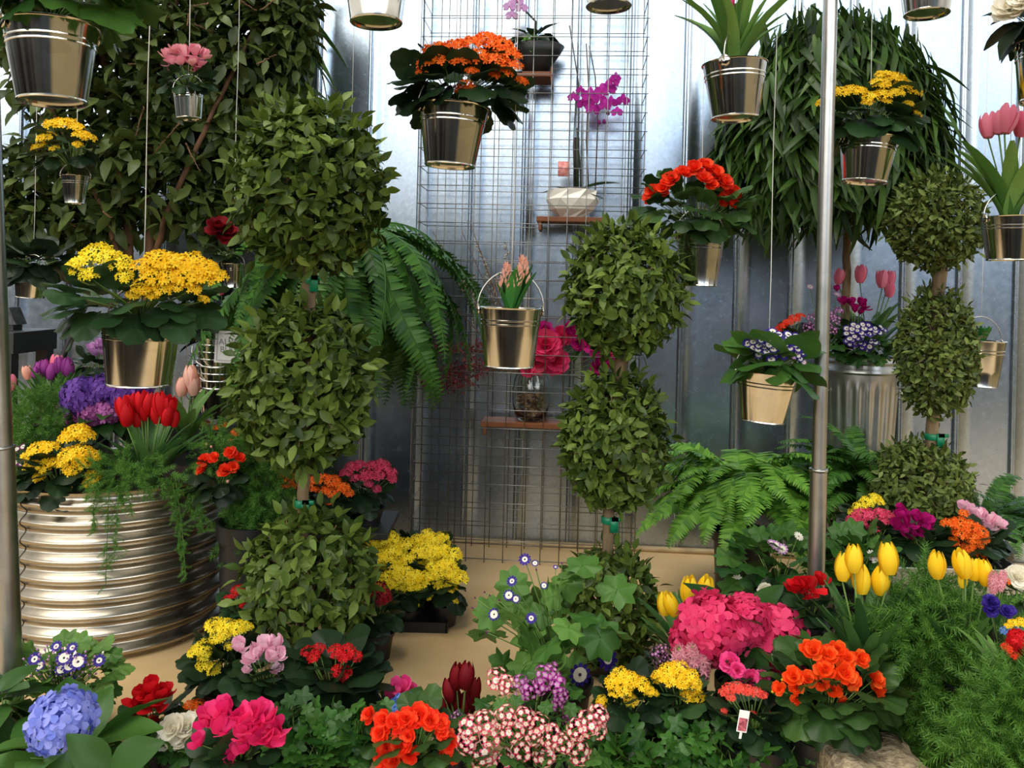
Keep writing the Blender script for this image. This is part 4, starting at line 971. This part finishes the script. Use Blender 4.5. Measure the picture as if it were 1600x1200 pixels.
for k, (x, y, D) in enumerate(((628, 915, 3.66), (692, 908, 3.68), (606, 888, 3.82), (678, 882, 3.84), (604, 862, 4.0), (668, 860, 4.0))):
    zf = 450 + (x - 800) * .025 + 1500 * 1.3 / D
    plant('kalanchoe_plant', k_lab[k], PT, D, (x, y + 10, 36, 24), [('kal', 30, 34, 'dome', 'kald')], [('kal', 'lemon', spread(x, y - 10, 32, 18, 13, 12) + ([(x + 20, y + 26, 9), (x - 22, y + 22, 9)] if k < 2 else []))],
          pot=('pot', x + (4 if k % 2 else 10), y + 34, 42), zb=.009, group='yellow kalanchoe on the floor tray')
c = P(535, 815, 4.0)
t = thing('display_stand', 'black stand behind the tallest topiary holding the orange kalanchoe', 'stand', (c[0], 4.05, 0)); zs = P(540, 818, 4.0)[2]
g = G(); g.box((c[0], 4.05, zs - .015), (.24, .2, .015)); g.build('top', M_STAND, t, False, .003)
g = G(); g.box((c[0] - .04, 4.07, (zs - .03) / 2), (.16, .15, (zs - .03) / 2)); g.build('pedestal', M_STAND, t, False, .004)
plant('kalanchoe_plant', 'orange kalanchoe in a black pot just right of the tallest topiary trunk', PT, 3.9, (508, 780, 40, 24), [('kal', 30, 30, 'dome', 'dark')],
      [('kal', 'orange', [(490, 752, 12), (505, 748, 11), (520, 752, 13), (535, 762, 12), (520, 770, 12), (505, 766, 9), (545, 770, 8), (515, 786, 8), (492, 764, 9)])], pot=('pot', 515, 795, 56), zb=zs)
plant('kalanchoe_plant', 'orange kalanchoe half hidden left of the tallest topiary trunk', PT, 4.0, (448, 768, 30, 22), [('kal', 20, 28, 'dome', 'dark')],
      [('kal', 'orange', [(440, 742, 9), (452, 746, 10), (462, 756, 9), (446, 758, 8)])], pot=('pot', 448, 790, 44), zb=0)
plant('kalanchoe_plant', 'rose-pink kalanchoe in a black pot on the stand by the steel wall', PT, 4.05, (570, 768, 42, 26), [('kal', 34, 32, 'dome', 'kald')],
      [('kal', 'rose', [(550, 730, 11), (562, 726, 9), (540, 740, 10), (582, 728, 12), (598, 728, 13), (610, 738, 11), (572, 742, 11), (590, 742, 12), (556, 748, 10), (612, 748, 9), (576, 756, 8), (588, 764, 8)])], pot=('pot', 572, 792, 58), zb=zs)

# ------------------------------------------------------------------ around the tallest topiary
plant('kalanchoe_plant', 'small dark red kalanchoe right of the tallest topiary base', PT, 3.35, (592, 965, 34, 28), [('kal', 26, 32, 'dome', 'kald')],
      [('kal', 'crimson', [(590, 918, 12), (602, 928, 10), (596, 938, 10), (582, 926, 9), (606, 936, 7), (579, 950, 7)])], pot=('pot', 588, 985, 56))
plant('kalanchoe_plant', 'small red kalanchoe left of the tallest topiary base', PT, 3.25, (375, 960, 28, 28), [('kal', 26, 30, 'dome', 'kal')],
      [('kal', 'red', [(372, 922, 11), (386, 928, 8), (355, 936, 8), (380, 946, 7), (396, 945, 6), (366, 930, 7)])], pot=('pot', 380, 985, 50))
plant('kalanchoe_plant', 'lemon yellow kalanchoe spilling left beside the pale cyclamen', PT, 2.75, (345, 1045, 44, 40), [('kal', 40, 46, 'dome', 'kald')],
      [('kal', 'lemon', [(335, 978, 16), (352, 980, 16), (370, 980, 14), (385, 980, 11), (340, 996, 13), (318, 1010, 14), (304, 1018, 12), (320, 1024, 11), (352, 992, 10), (318, 1040, 13), (335, 1044, 12), (308, 1052, 8), (342, 1054, 8), (358, 1010, 8)])], pot=('pot', 352, 1070, 78))
plant('cyclamen_plant', 'pale pink cyclamen in front of the tallest topiary', PT, 2.6, (415, 1065, 52, 28), [('round', 40, 40, 'dome', 'cyc')],
      [('cyc', 'palepink', [(375, 1012, 20), (392, 1030, 17), (412, 1010, 20), (432, 1008, 20), (402, 1022, 18), (425, 1028, 20), (438, 1022, 15), (432, 1046, 14), (388, 1048, 11)])], pot=('pot', 418, 1085, 80))
plant('kalanchoe_plant', 'red kalanchoe with big dark leaves at the foot of the tallest topiary', PT, 2.65, (520, 1072, 66, 52), [('round', 60, 58, 'dome', 'kald')],
      [('kal', 'red', [(482, 1018, 12), (498, 1014, 11), (490, 1028, 10), (525, 1018, 13), (542, 1018, 14), (556, 1026, 11), (538, 1028, 10), (528, 1048, 11), (540, 1050, 11), (538, 1060, 8)])], pot=('pot', 520, 1112, 96))
# ------------------------------------------------------------------ front row, left to right
plant('cineraria_plant', 'purple and white cineraria with many green buds by the left pole', PT, 2.65, (95, 1074, 86, 46), [('lobed', 70, 40, 'dome', 'tul'), ('box', 260, 12, 'fill', 'tul')],
      [('dai', 'violet', [(100, 1028, 12), (122, 1034, 13), (54, 1030, 11), (108, 1040, 11), (88, 1010, 9), (113, 1012, 9), (155, 1032, 10), (108, 1064, 10), (62, 1040, 9), (96, 1046, 10)]), ('bud', 'lilac', spread(95, 1038, 62, 32, 60, 4.5))], pot=('pot', 95, 1110, 110))
plant('hydrangea_plant', 'blue-violet hydrangea with wide green leaves in the near left corner', PT, 2.25, (112, 1168, 92, 36), [('ovate', 20, 104, 'dome', 'big')], [('hyd', 'blue', [(97, 1128, 54)])], pot=('pot', 105, 1192, 110), lz=-.03)
hp = [o for o in COL.objects if o.get('label', '').startswith('blue-violet hydrangea')][0]
for (x1, y1, L_) in ((100, 1146, 88), (262, 1146, 100), (70, 1186, 78)):
    p0 = P(172 if y1 < 1170 else 150, 1204, 2.1); X = nrm(P(x1, y1, 2.06) - p0)
    k = G(); k.scat(strip(8, ell(.29), .22, .16, 4, .02), frames(A([X]), A([0, -.75, .65])), p0[None], S(L_, 2.1)); k.build('leaf', GM('hyd'), hp)
plant('leafy_plant', 'plant with broad dark leaves under the left pole in the corner', 'plant', 2.4, (-8, 1118, 40, 52), [('ovate', 20, 76, 'dome', 'hyd')], [], pot=('pot', 8, 1160, 80))
plant('cyclamen_plant', 'deep red cyclamen in front of the tank planter', PT, 2.5, (238, 1128, 38, 22), [('round', 26, 36, 'dome', 'cyc')],
      [('cyc', 'red', [(218, 1090, 22), (236, 1076, 22), (252, 1086, 20), (232, 1096, 24), (244, 1100, 20), (260, 1082, 16), (222, 1102, 18)]), ('cyc', 'red', [(228, 1130, 15), (240, 1132, 13), (216, 1126, 12)])], pot=('pot', 240, 1145, 72))
plant('kalanchoe_plant', 'little orange kalanchoe peeping over the hot pink cyclamen', PT, 2.7, (306, 1120, 32, 16), [('kal', 20, 26, 'dome', 'kal')], [('kal', 'orange', [(298, 1102, 10), (312, 1100, 11), (322, 1104, 8), (288, 1112, 8)]), ('dai', 'lilac', [(276, 1108, 8)])], pot=('pot', 306, 1132, 52))
plant('primrose_plant', 'cream white flower beside the hot pink cyclamen', PT, 2.4, (285, 1165, 38, 20), [('lobed', 22, 40, 'dome', 'big')], [('rose', 'white', [(272, 1140, 24), (294, 1136, 22), (262, 1156, 18), (285, 1152, 20), (302, 1150, 16)])], pot=('pot', 285, 1178, 60))
plant('cyclamen_plant', 'hot pink cyclamen with large blooms at the front edge', PT, 2.25, (375, 1175, 64, 26), [('round', 34, 48, 'dome', 'cyc')],
      [('cyc', 'hotpink', [(330, 1118, 24), (350, 1112, 25), (345, 1140, 24), (372, 1120, 24), (388, 1138, 26), (398, 1116, 25), (418, 1122, 24), (412, 1148, 24), (436, 1138, 24), (425, 1155, 20), (378, 1150, 20), (312, 1160, 17), (378, 1172, 18), (362, 1184, 16), (322, 1130, 18)])], pot=('pot', 375, 1192, 90))
def ivy(label, D, masses, pot):
    plantroot = thing('ivy_plant', label, 'ivy', (P(pot[0], pot[1], D)[0], D, 0), 'green ivy along the front edge')
    nursery_pot(plantroot, pot[0], pot[1], pot[2], D, 0)
    g = G()
    for (x, y, rx, ry, n) in masses:
        C = P(x, y, D); rad = A([S(rx, D), S(rx, D) * .7, S(ry, D)]); d = rnd_dirs(n)
        q = C + d * rad * (.45 + .6 * rng.random((n, 1)))
        h = d * A([1, 1, .3]) + rnd_dirs(n) * .6; g.scat(LT['ivy'], frames(h, Z3 * .9 + A([0, -.6, 0]) + d * .4 + rnd_dirs(n) * .35), q, S(30, D) * (.55 + .7 * rng.random(n)))
        for k in range(0, n, 9): g.tube([C + A([0, 0, -.05]), C * .5 + q[k] * .5 + A([0, 0, .02]), q[k]], .0014, 4, 1)
    g.build('foliage', [GM('ivy'), M_STEM], plantroot)
ivy('green ivy below the red kalanchoe at the front edge', 2.3, [(500, 1165, 72, 46, 230), (458, 1120, 14, 28, 14), (560, 1140, 42, 40, 80)], (510, 1180, 90))
ivy('green ivy below the pair of yellow kalanchoe at the front', 2.28, [(1010, 1178, 100, 26, 170), (1130, 1165, 90, 34, 190), (960, 1165, 40, 26, 50), (1220, 1180, 50, 26, 80)], (1080, 1188, 90))
plant('cyclamen_plant', 'single magenta cyclamen bloom above the blue hydrangea', PT, 2.7, (612, 1118, 40, 28), [('round', 26, 40, 'dome', 'big')], [('cyc', 'pink', [(628, 1075, 20), (640, 1084, 18), (618, 1084, 16)]), ('bud', 'plum', [(606, 1078, 7)])], pot=('pot', 612, 1138, 66))
plant('hydrangea_plant', 'small sky blue hydrangea above the red-orange begonia', PT, 2.55, (636, 1125, 46, 22), [('ovate', 14, 40, 'dome', 'hyd')], [('hyd', 'skyblue', [(632, 1106, 24), (656, 1110, 16)])], pot=('pot', 636, 1140, 60))
plant('hydrangea_plant', 'sky blue flower peeking past the red kalanchoe leaves', PT, 2.9, (578, 1085, 18, 20), [('ovate', 10, 30, 'dome', 'hyd')], [('hyd', 'skyblue', [(581, 1062, 14), (580, 1078, 11)])], pot=('pot', 576, 1098, 40))
plant('tulip_plant', 'dark crimson tulips at the edge of the bare floor', PT, 2.65, (722, 1128, 36, 44), [('tulw', 14, 74, 'up', 'tuld')],
      [('tul', 'garnet', [(715, 1056, 42), (729, 1055, 42), (702, 1078, 36), (710, 1092, 40), (738, 1090, 40), (726, 1100, 36), (664, 1096, 32), (675, 1102, 32), (742, 1076, 34), (690, 1104, 26)])], pot=('pot', 720, 1165, 76))
plant('begonia_plant', 'red-orange double begonia at the front between ivy and primula', PT, 2.25, (648, 1160, 70, 36), [('beg', 36, 48, 'dome', 'beg')],
      [('beg', 'scarlet', [(578, 1118, 15), (600, 1126, 17), (618, 1130, 17), (636, 1124, 18), (655, 1118, 20), (672, 1126, 18), (688, 1130, 15), (595, 1146, 16), (608, 1166, 20), (626, 1162, 20), (618, 1186, 22), (600, 1184, 18), (640, 1178, 16), (700, 1158, 18), (706, 1178, 16), (695, 1172, 14), (638, 1150, 14), (690, 1146, 12)])], pot=('pot', 648, 1192, 92))
plant('schizanthus_plant', 'white and pink speckled flowers massed at the front centre', PT, 2.25, (835, 1165, 108, 34), [('lobed', 60, 30, 'dome', 'big'), ('box', 260, 14, 'fill', 'big')],
      [('sch', 'rose', [(775, 1060, 20), (790, 1070, 17), (735, 1138, 22), (758, 1128, 20), (728, 1160, 20), (765, 1150, 20), (790, 1120, 20), (800, 1140, 22), (755, 1180, 24), (785, 1190, 22), (820, 1120, 18), (842, 1130, 18), (860, 1150, 20), (880, 1160, 18), (905, 1175, 22), (920, 1130, 22), (935, 1118, 18), (900, 1140, 18), (815, 1170, 20), (850, 1180, 20), (935, 1140, 16), (835, 1150, 16)])], pot=('pot', 830, 1195, 110))
plant('schizanthus_plant', 'magenta speckled flowers behind the white and pink mass', PT, 2.45, (830, 1110, 76, 34), [('lobed', 36, 30, 'dome', 'big')],
      [('sch', 'orchid', [(812, 1068, 16), (830, 1078, 17), (850, 1056, 19), (862, 1050, 16), (870, 1070, 17), (845, 1072, 16), (876, 1086, 14), (812, 1092, 15), (872, 1098, 14), (890, 1112, 14), (885, 1125, 12)])], pot=('pot', 835, 1138, 90))
plant('verbena_plant', 'small purple flowers between the begonia and the crimson tulips', PT, 2.4, (708, 1140, 30, 20), [('box', 60, 14, 'fill', 'hyd')], [('sch', 'plum', [(698, 1126, 12), (714, 1122, 12), (722, 1132, 11), (706, 1138, 12), (728, 1186, 10), (720, 1150, 10)])], pot=('pot', 708, 1160, 50))
plant('cineraria_plant', 'tall cineraria with broad pale leaves and blue daisies in the middle', PT, 2.75, (862, 988, 100, 74), [('lobed', 42, 62, 'fill', 'cin')],
      [('dai', 'violet', [(949, 1029, 19), (906, 1054, 18)]), ('dai', 'violet', [(772, 960, 10), (795, 930, 9), (800, 908, 9), (820, 874, 10), (806, 936, 7), (830, 966, 9), (836, 880, 6), (850, 915, 6), (868, 886, 4)]), ('bud', 'plum', [(742, 934, 4), (757, 925, 4), (765, 930, 4), (738, 950, 4), (780, 938, 4), (760, 988, 4), (838, 890, 4), (878, 880, 4)])], pot=('pot', 870, 1060, 110))
plant('kalanchoe_plant', 'yellow kalanchoe beside the blue daisies at the front', PT, 2.4, (982, 1105, 52, 40), [('kal', 40, 46, 'dome', 'kald')],
      [('kal', 'yellow', [(970, 1056, 15), (985, 1062, 15), (958, 1066, 13), (1002, 1068, 13), (975, 1078, 13), (960, 1082, 10), (1012, 1078, 11), (986, 1094, 11), (940, 1094, 9), (1022, 1084, 8), (948, 1102, 6)])], pot=('pot', 985, 1140, 84))
plant('kalanchoe_plant', 'yellow kalanchoe below the pink hyacinths at the front', PT, 2.42, (1062, 1105, 54, 40), [('kal', 40, 46, 'dome', 'kal')],
      [('kal', 'yellow', [(1046, 1048, 15), (1062, 1046, 16), (1032, 1056, 13), (1078, 1056, 14), (1050, 1064, 13), (1066, 1066, 12), (1086, 1068, 11), (1090, 1086, 12), (1074, 1088, 11), (1104, 1092, 10), (1026, 1060, 9)])], pot=('pot', 1062, 1142, 86))
plant('hyacinth_plant', 'two pale pink hyacinth spikes in front of the pink hydrangea', PT, 2.52, (1085, 1080, 42, 42), [('hya', 12, 70, 'up', 'tuld')], [('hya', 'softpink', [(1062, 1036, 28), (1096, 1042, 32), (1082, 1030, 26)])], pot=('pot', 1085, 1118, 64))
plant('verbena_plant', 'small plum flowers between the topiary and the hyacinths', PT, 2.6, (1030, 1045, 22, 26), [('box', 70, 16, 'fill', 'dark')], [('sch', 'plum', [(1026, 1020, 11), (1036, 1014, 10), (1030, 1034, 11), (1042, 1028, 9)])], pot=('pot', 1030, 1068, 44))
plant('hydrangea_plant', 'hot pink hydrangea with huge round heads right of centre', PT, 2.62, (1170, 1010, 104, 52), [('ovate', 30, 74, 'dome', 'hyd')],
      [('hyd', 'hydpink', [(1112, 978, 58), (1165, 968, 44), (1080, 1000, 36), (1208, 1004, 62), (1120, 1010, 34)])], pot=('pot', 1170, 1060, 100), rz=.6)
plant('azalea_plant', 'bright pink azalea trumpets above the coral kalanchoe', PT, 2.42, (1165, 1065, 36, 22), [('ovate', 16, 30, 'dome', 'dark')], [('rose', 'pink', [(1140, 1036, 17), (1152, 1048, 13), (1172, 1062, 17), (1188, 1064, 17), (1180, 1072, 14)])], pot=('pot', 1165, 1088, 56))
ct = plant('kalanchoe_plant', 'coral kalanchoe with a white picture tag in a black pot', PT, 2.3, (1172, 1128, 56, 32), [('round', 36, 44, 'dome', 'kald')],
      [('kal', 'coral', [(1140, 1076, 11), (1152, 1074, 11), (1168, 1078, 10), (1130, 1082, 8), (1142, 1090, 8), (1182, 1082, 10), (1160, 1078, 10), (1192, 1086, 8), (1131, 1112, 6), (1177, 1116, 6), (1200, 1112, 5)])], pot=('pot', 1175, 1150, 104))
D = 2.17; c = P(1161, 1127, D); Rt = np.array(Matrix.Rotation(.14, 3, 'Y'))
g = G(); g.box(c, (S(8, D), .001, S(17, D)), Rt); tg = g.build('plant_tag', plain('tag_white', '#dfe2e0', .4), ct, False); tg['label'] = 'white plastic plant tag with a red flower picture'
g = G(); g.box(c + Rt @ A([0, -.0016, -.008]), (S(6.5, D), .0005, S(10, D)), Rt); g.build('tag_picture', noisy('tag_print', '#5a1626', '#c86a78', .4, 130, 0), tg, False)
g = G(); g.box(c + Rt @ A([0, .002, -S(20, D)]), (S(2, D), .0008, S(8, D)), Rt); g.build('tag_stake', plain('tag_white', '#dfe2e0', .4), tg, False)
plant('begonia_plant', 'bright orange-red begonia in a black pot by the stone edge', PT, 2.32, (1300, 1090, 92, 54), [('beg', 66, 62, 'dome', 'beg')],
      [('beg', 'redorange', [(1272, 1018, 18), (1292, 1024, 17), (1308, 1016, 16), (1322, 1030, 16), (1344, 1030, 15), (1262, 1014, 14), (1240, 1058, 17), (1262, 1062, 15), (1288, 1048, 18), (1282, 1066, 14), (1318, 1052, 20), (1328, 1064, 18), (1302, 1078, 15), (1366, 1062, 16), (1370, 1076, 15), (1245, 1074, 13), (1218, 1076, 12), (1316, 1098, 11), (1244, 1094, 10), (1368, 1096, 9)]),
       ('bud', 'lemon', [(1207, 1081, 6), (1222, 1062, 5), (1270, 1072, 6), (1258, 1106, 6), (1254, 1082, 5), (1358, 1100, 6), (1300, 1034, 5)])], pot=('pot', 1290, 1142, 118))
# tulips, cyclamen and the back tray on the right
plant('tulip_plant', 'four yellow tulips beside the middle topiary above the pink hydrangea', PT, 2.85, (1075, 985, 36, 62), [('tulw', 18, 100, 'up', 'tuld')], [('tul', 'yellow', [(1077, 922, 46), (1102, 920, 44), (1038, 942, 37), (1048, 944, 37)])], pot=('pot', 1075, 1045, 60))
plant('tulip_plant', 'five bright yellow tulips between the red cyclamen and the asparagus fern', PT, 2.45, (1348, 990, 44, 80), [('tul', 30, 150, 'up', 'tuld'), ('tulw', 8, 120, 'up', 'tul')], [('tul', 'yellow', [(1318, 885, 44), (1334, 872, 44), (1388, 872, 49), (1345, 904, 46), (1376, 906, 46)])], pot=('pot', 1350, 1068, 80))
plant('tulip_plant', 'yellow tulips rising out of the asparagus fern on the right', PT, 2.33, (1508, 985, 34, 84), [('tul', 20, 140, 'up', 'tuld')], [('tul', 'yellow', [(1464, 882, 44), (1503, 880, 46), (1523, 890, 34), (1538, 894, 41)]), ('tul', 'lemon', [(1504, 906, 24)])], pot=('pot', 1508, 1066, 60))
plant('cyclamen_plant', 'red cyclamen at the foot of the pole', PT, 2.62, (1268, 955, 36, 24), [('round', 24, 36, 'dome', 'cyc')], [('cyc', 'red', [(1242, 920, 17), (1256, 914, 17), (1270, 918, 18), (1282, 908, 16), (1260, 928, 16), (1246, 912, 14)])], pot=('pot', 1270, 972, 62))
plant('cineraria_plant', 'green cineraria with a few white daisies left of the pole foot', PT, 3.2, (1215, 895, 82, 48), [('lobed', 62, 48, 'dome', 'big')], [('dai', 'white', [(1248, 838, 8), (1152, 906, 9), (1168, 912, 6)]), ('dai', 'lilac', [(1212, 852, 8), (1222, 858, 9), (1205, 848, 6)])], pot=('pot', 1215, 940, 90))
plant('rose_plant', 'cream rose among dark leaves left of the red cyclamen', PT, 2.95, (1195, 945, 40, 22), [('ovate', 30, 30, 'dome', 'dark')], [('rose', 'white', [(1196, 924, 13), (1206, 936, 7)])], pot=('pot', 1195, 962, 54))
plant('cineraria_plant', 'green cineraria just right of the pole', PT, 3.1, (1335, 880, 50, 40), [('lobed', 40, 46, 'dome', 'big')], [('dai', 'white', [(1362, 868, 9), (1368, 876, 7)]), ('dai', 'violet', [(1368, 890, 6)])], pot=('pot', 1340, 918, 70))
D0 = 3.32; zt = P(1450, 868, D0)[2]; X0, X1 = P(1330, 880, D0)[0], P(1565, 880, D0)[0]
t = thing('metal_trough', 'grey metal trough holding the back row of flower pots', 'trough', ((X0 + X1) / 2, D0, 0))
g = G(); m = (X0 + X1) / 2; w = (X1 - X0) / 2
g.box((m, D0, zt - .115), (w, .15, .006)); g.build('base', M_CAN, t, False)
for s in (-1, 1):
    g = G(); g.box((m, D0 + s * .15, zt - .06), (w, .004, .06)); g.build('side', M_CAN, t, False, .002)
    g = G(); g.box((m + s * w, D0, zt - .06), (.004, .154, .06)); g.build('end', M_CAN, t, False, .002)
    for s2 in (-1, 1): g = G(); g.box((m + s * (w - .03), D0 + s2 * .12, (zt - .121) / 2), (.015, .015, (zt - .121) / 2)); g.build('leg', M_CAN, t, False)
tz = zt - .108
plant('kalanchoe_plant', 'yellow kalanchoe at the left end of the metal trough', PT, 3.42, (1345, 815, 34, 22), [('kal', 24, 28, 'dome', 'kald')], [('kal', 'lemon', [(1368, 778, 10), (1356, 784, 11), (1344, 792, 11), (1334, 800, 9), (1374, 784, 8), (1328, 808, 8)])], pot=('pot', 1350, 850, 46), zb=tz)
plant('kalanchoe_plant', 'rose-pink kalanchoe in front of the small-leaved topiary', PT, 3.28, (1365, 838, 40, 26), [('kal', 28, 30, 'dome', 'kald')], [('kal', 'rose', [(1345, 804, 13), (1332, 812, 10), (1358, 804, 11), (1376, 802, 11), (1388, 806, 11), (1346, 816, 9), (1380, 814, 9), (1360, 826, 8), (1368, 826, 7), (1322, 822, 6)])], pot=('pot', 1366, 862, 50), zb=tz)
plant('cyclamen_plant', 'magenta cyclamen below the small-leaved topiary', PT, 3.25, (1440, 850, 46, 26), [('round', 36, 38, 'dome', 'cyc')], [('cyc', 'magenta', [(1406, 806, 15), (1400, 822, 14), (1418, 816, 15), (1432, 810, 15), (1445, 814, 15), (1440, 828, 16), (1412, 832, 14), (1425, 838, 13), (1450, 822, 12), (1408, 796, 11)])], pot=('pot', 1440, 866, 54), zb=tz)
plant('kalanchoe_plant', 'orange kalanchoe at the right end of the metal trough', PT, 3.22, (1520, 858, 44, 30), [('kal', 30, 32, 'dome', 'kald')], [('kal', 'orange', [(1482, 818, 12), (1498, 818, 13), (1515, 822, 13), (1530, 830, 13), (1500, 834, 12), (1520, 840, 13), (1536, 842, 11), (1490, 846, 9), (1512, 854, 11), (1530, 856, 11), (1506, 864, 8), (1536, 868, 8), (1506, 802, 8), (1520, 866, 8)])], pot=('pot', 1520, 872, 54), zb=tz)
plant('cyclamen_plant', 'pale pink cyclamen behind the orange kalanchoe on the right', PT, 3.4, (1540, 840, 34, 22), [('round', 22, 32, 'dome', 'cyc')], [('cyc', 'palepink', [(1506, 794, 14), (1518, 800, 15), (1532, 806, 15), (1546, 812, 15), (1556, 818, 14), (1565, 822, 12), (1540, 822, 12), (1550, 830, 11)])], pot=('pot', 1540, 860, 46), zb=tz)
plant('rose_plant', 'creamy white rose at the right edge above the pink hyacinth', PT, 2.75, (1590, 935, 30, 24), [('ovate', 18, 34, 'dome', 'hyd')], [('rose', 'white', [(1590, 903, 20), (1606, 908, 16)])], pot=('pot', 1592, 955, 50))
plant('hyacinth_plant', 'coral pink hyacinth below the creamy rose at the right edge', PT, 2.3, (1555, 935, 20, 26), [('hya', 8, 44, 'up', 'tuld')], [('hya', 'softpink', [(1552, 910, 17), (1565, 908, 15)]), ('kal', 'orange', [(1572, 908, 7)])], pot=('pot', 1556, 975, 34))
plant('iris_plant', 'blue iris blooms among leaves at the right edge', PT, 2.14, (1562, 985, 34, 34), [('tulw', 12, 80, 'up', 'tul')], [('rose', 'violet', [(1548, 942, 13), (1548, 954, 11), (1572, 956, 11), (1580, 954, 8)])], pot=('pot', 1568, 1060, 36))
plant('primrose_plant', 'yellow and blue primrose at the right edge', PT, 2.1, (1592, 1000, 26, 16), [('lobed', 14, 26, 'dome', 'big')], [('kal', 'yellow', [(1584, 974, 8), (1596, 972, 9), (1576, 978, 6)]), ('kal', 'skyblue', [(1574, 986, 10), (1588, 988, 10)])], pot=('pot', 1596, 1050, 36))
plant('geranium_plant', 'red geranium at the right edge beside the asparagus fern', PT, 2.05, (1600, 1035, 30, 20), [('lobed', 16, 30, 'dome', 'big')], [('hyd', 'red', [(1592, 1000, 18), (1606, 1010, 18)]), ('kal', 'scarlet', [(1574, 1012, 9), (1584, 1022, 9)])], pot=('pot', 1606, 1075, 40))
# flowers in the upper galvanized can
cz = can_z0 + (can_z1 - can_z0) * .92
plant('tulip_plant', 'pink tulips at the top of the galvanized can', PT, 4.35, (1358, 515, 32, 48), [('tulw', 12, 84, 'up', 'tuld')], [('tul', 'blush', [(1345, 428, 28), (1378, 436, 28), (1390, 436, 28), (1312, 432, 25), (1390, 452, 25)])])
plant('cyclamen_plant', 'magenta cyclamen in the galvanized can under the pink tulips', PT, 4.27, (1335, 520, 34, 24), [('round', 22, 28, 'dome', 'cyc')], [('cyc', 'magenta', [(1318, 472, 11), (1330, 474, 11), (1345, 474, 11), (1350, 480, 11), (1336, 484, 11), (1344, 488, 9), (1308, 452, 8)])])
plant('cineraria_plant', 'violet daisies with white rings spilling over the galvanized can', PT, 4.2, (1350, 545, 42, 22), [('lobed', 36, 28, 'dome', 'hyd')], [('dai', 'violet', spread(1345, 526, 26, 22, 34, 6) + spread(1374, 516, 12, 6, 7, 5))])
plant('schizanthus_plant', 'dark plum flowers in the galvanized can behind the pole', PT, 4.22, (1288, 535, 36, 26), [('lobed', 22, 26, 'dome', 'hyd')], [('sch', 'plum', [(1268, 498, 10), (1280, 490, 11), (1295, 492, 11), (1305, 500, 10), (1262, 512, 10), (1290, 506, 11), (1300, 516, 9), (1310, 486, 9), (1275, 512, 9), (1260, 526, 7)]), ('dai', 'lilac', [(1308, 460, 6), (1266, 448, 6), (1310, 486, 4)])])
plant('kalanchoe_plant', 'orange-red flower spray at the left of the galvanized can', PT, 4.18, (1240, 530, 30, 20), [('kal', 16, 24, 'dome', 'dark')], [('kal', 'scarlet', [(1250, 494, 8), (1242, 498, 9), (1232, 504, 9), (1222, 510, 8), (1214, 516, 7), (1228, 526, 6)])])
# stone edge
g = G(); c = P(1355, 1205, 2.22); n_ = 14
u_, w_ = np.linspace(-1, 1, n_), np.linspace(-1, 1, n_)
Vs, Qs = [], []
for ax_ in range(3):
    for sg in (-1, 1):
        o_ = len(Vs)
        for p_ in u_:
            for q_ in w_:
                e = [0, 0, 0]; e[ax_] = sg; e[(ax_ + 1) % 3] = p_; e[(ax_ + 2) % 3] = q_
                e = A(e, float); ln = np.linalg.norm(e, 16); e = e / ln
                Vs.append(e * A([S(74, 2.22), .1, .13]) * (1 + .025 * math.sin(e[0] * 5 + e[1] * 3) + .03 * math.sin(e[2] * 4 + e[0] * 6 + 1) + .015 * math.sin(e[0] * 17 + e[2] * 13 + e[1] * 11)))
        for p_ in range(n_ - 1):
            for q_ in range(n_ - 1):
                k_ = o_ + p_ * n_ + q_; f_ = [k_, k_ + n_, k_ + n_ + 1, k_ + 1]
                Qs.append(f_ if sg > 0 else f_[::-1])
zc = P(1355, 1168, 2.22)[2] - .125
g.add(A(Vs) + A([c[0], 2.2, zc]), Qs)
o = g.build('edging_stone', noisy('rough_stone', '#6a5c48', '#b0a082', .95, 55, 1.5, 10)); tag(o, 'rough tan stone block at the front edge below the orange-red begonia', 'stone')
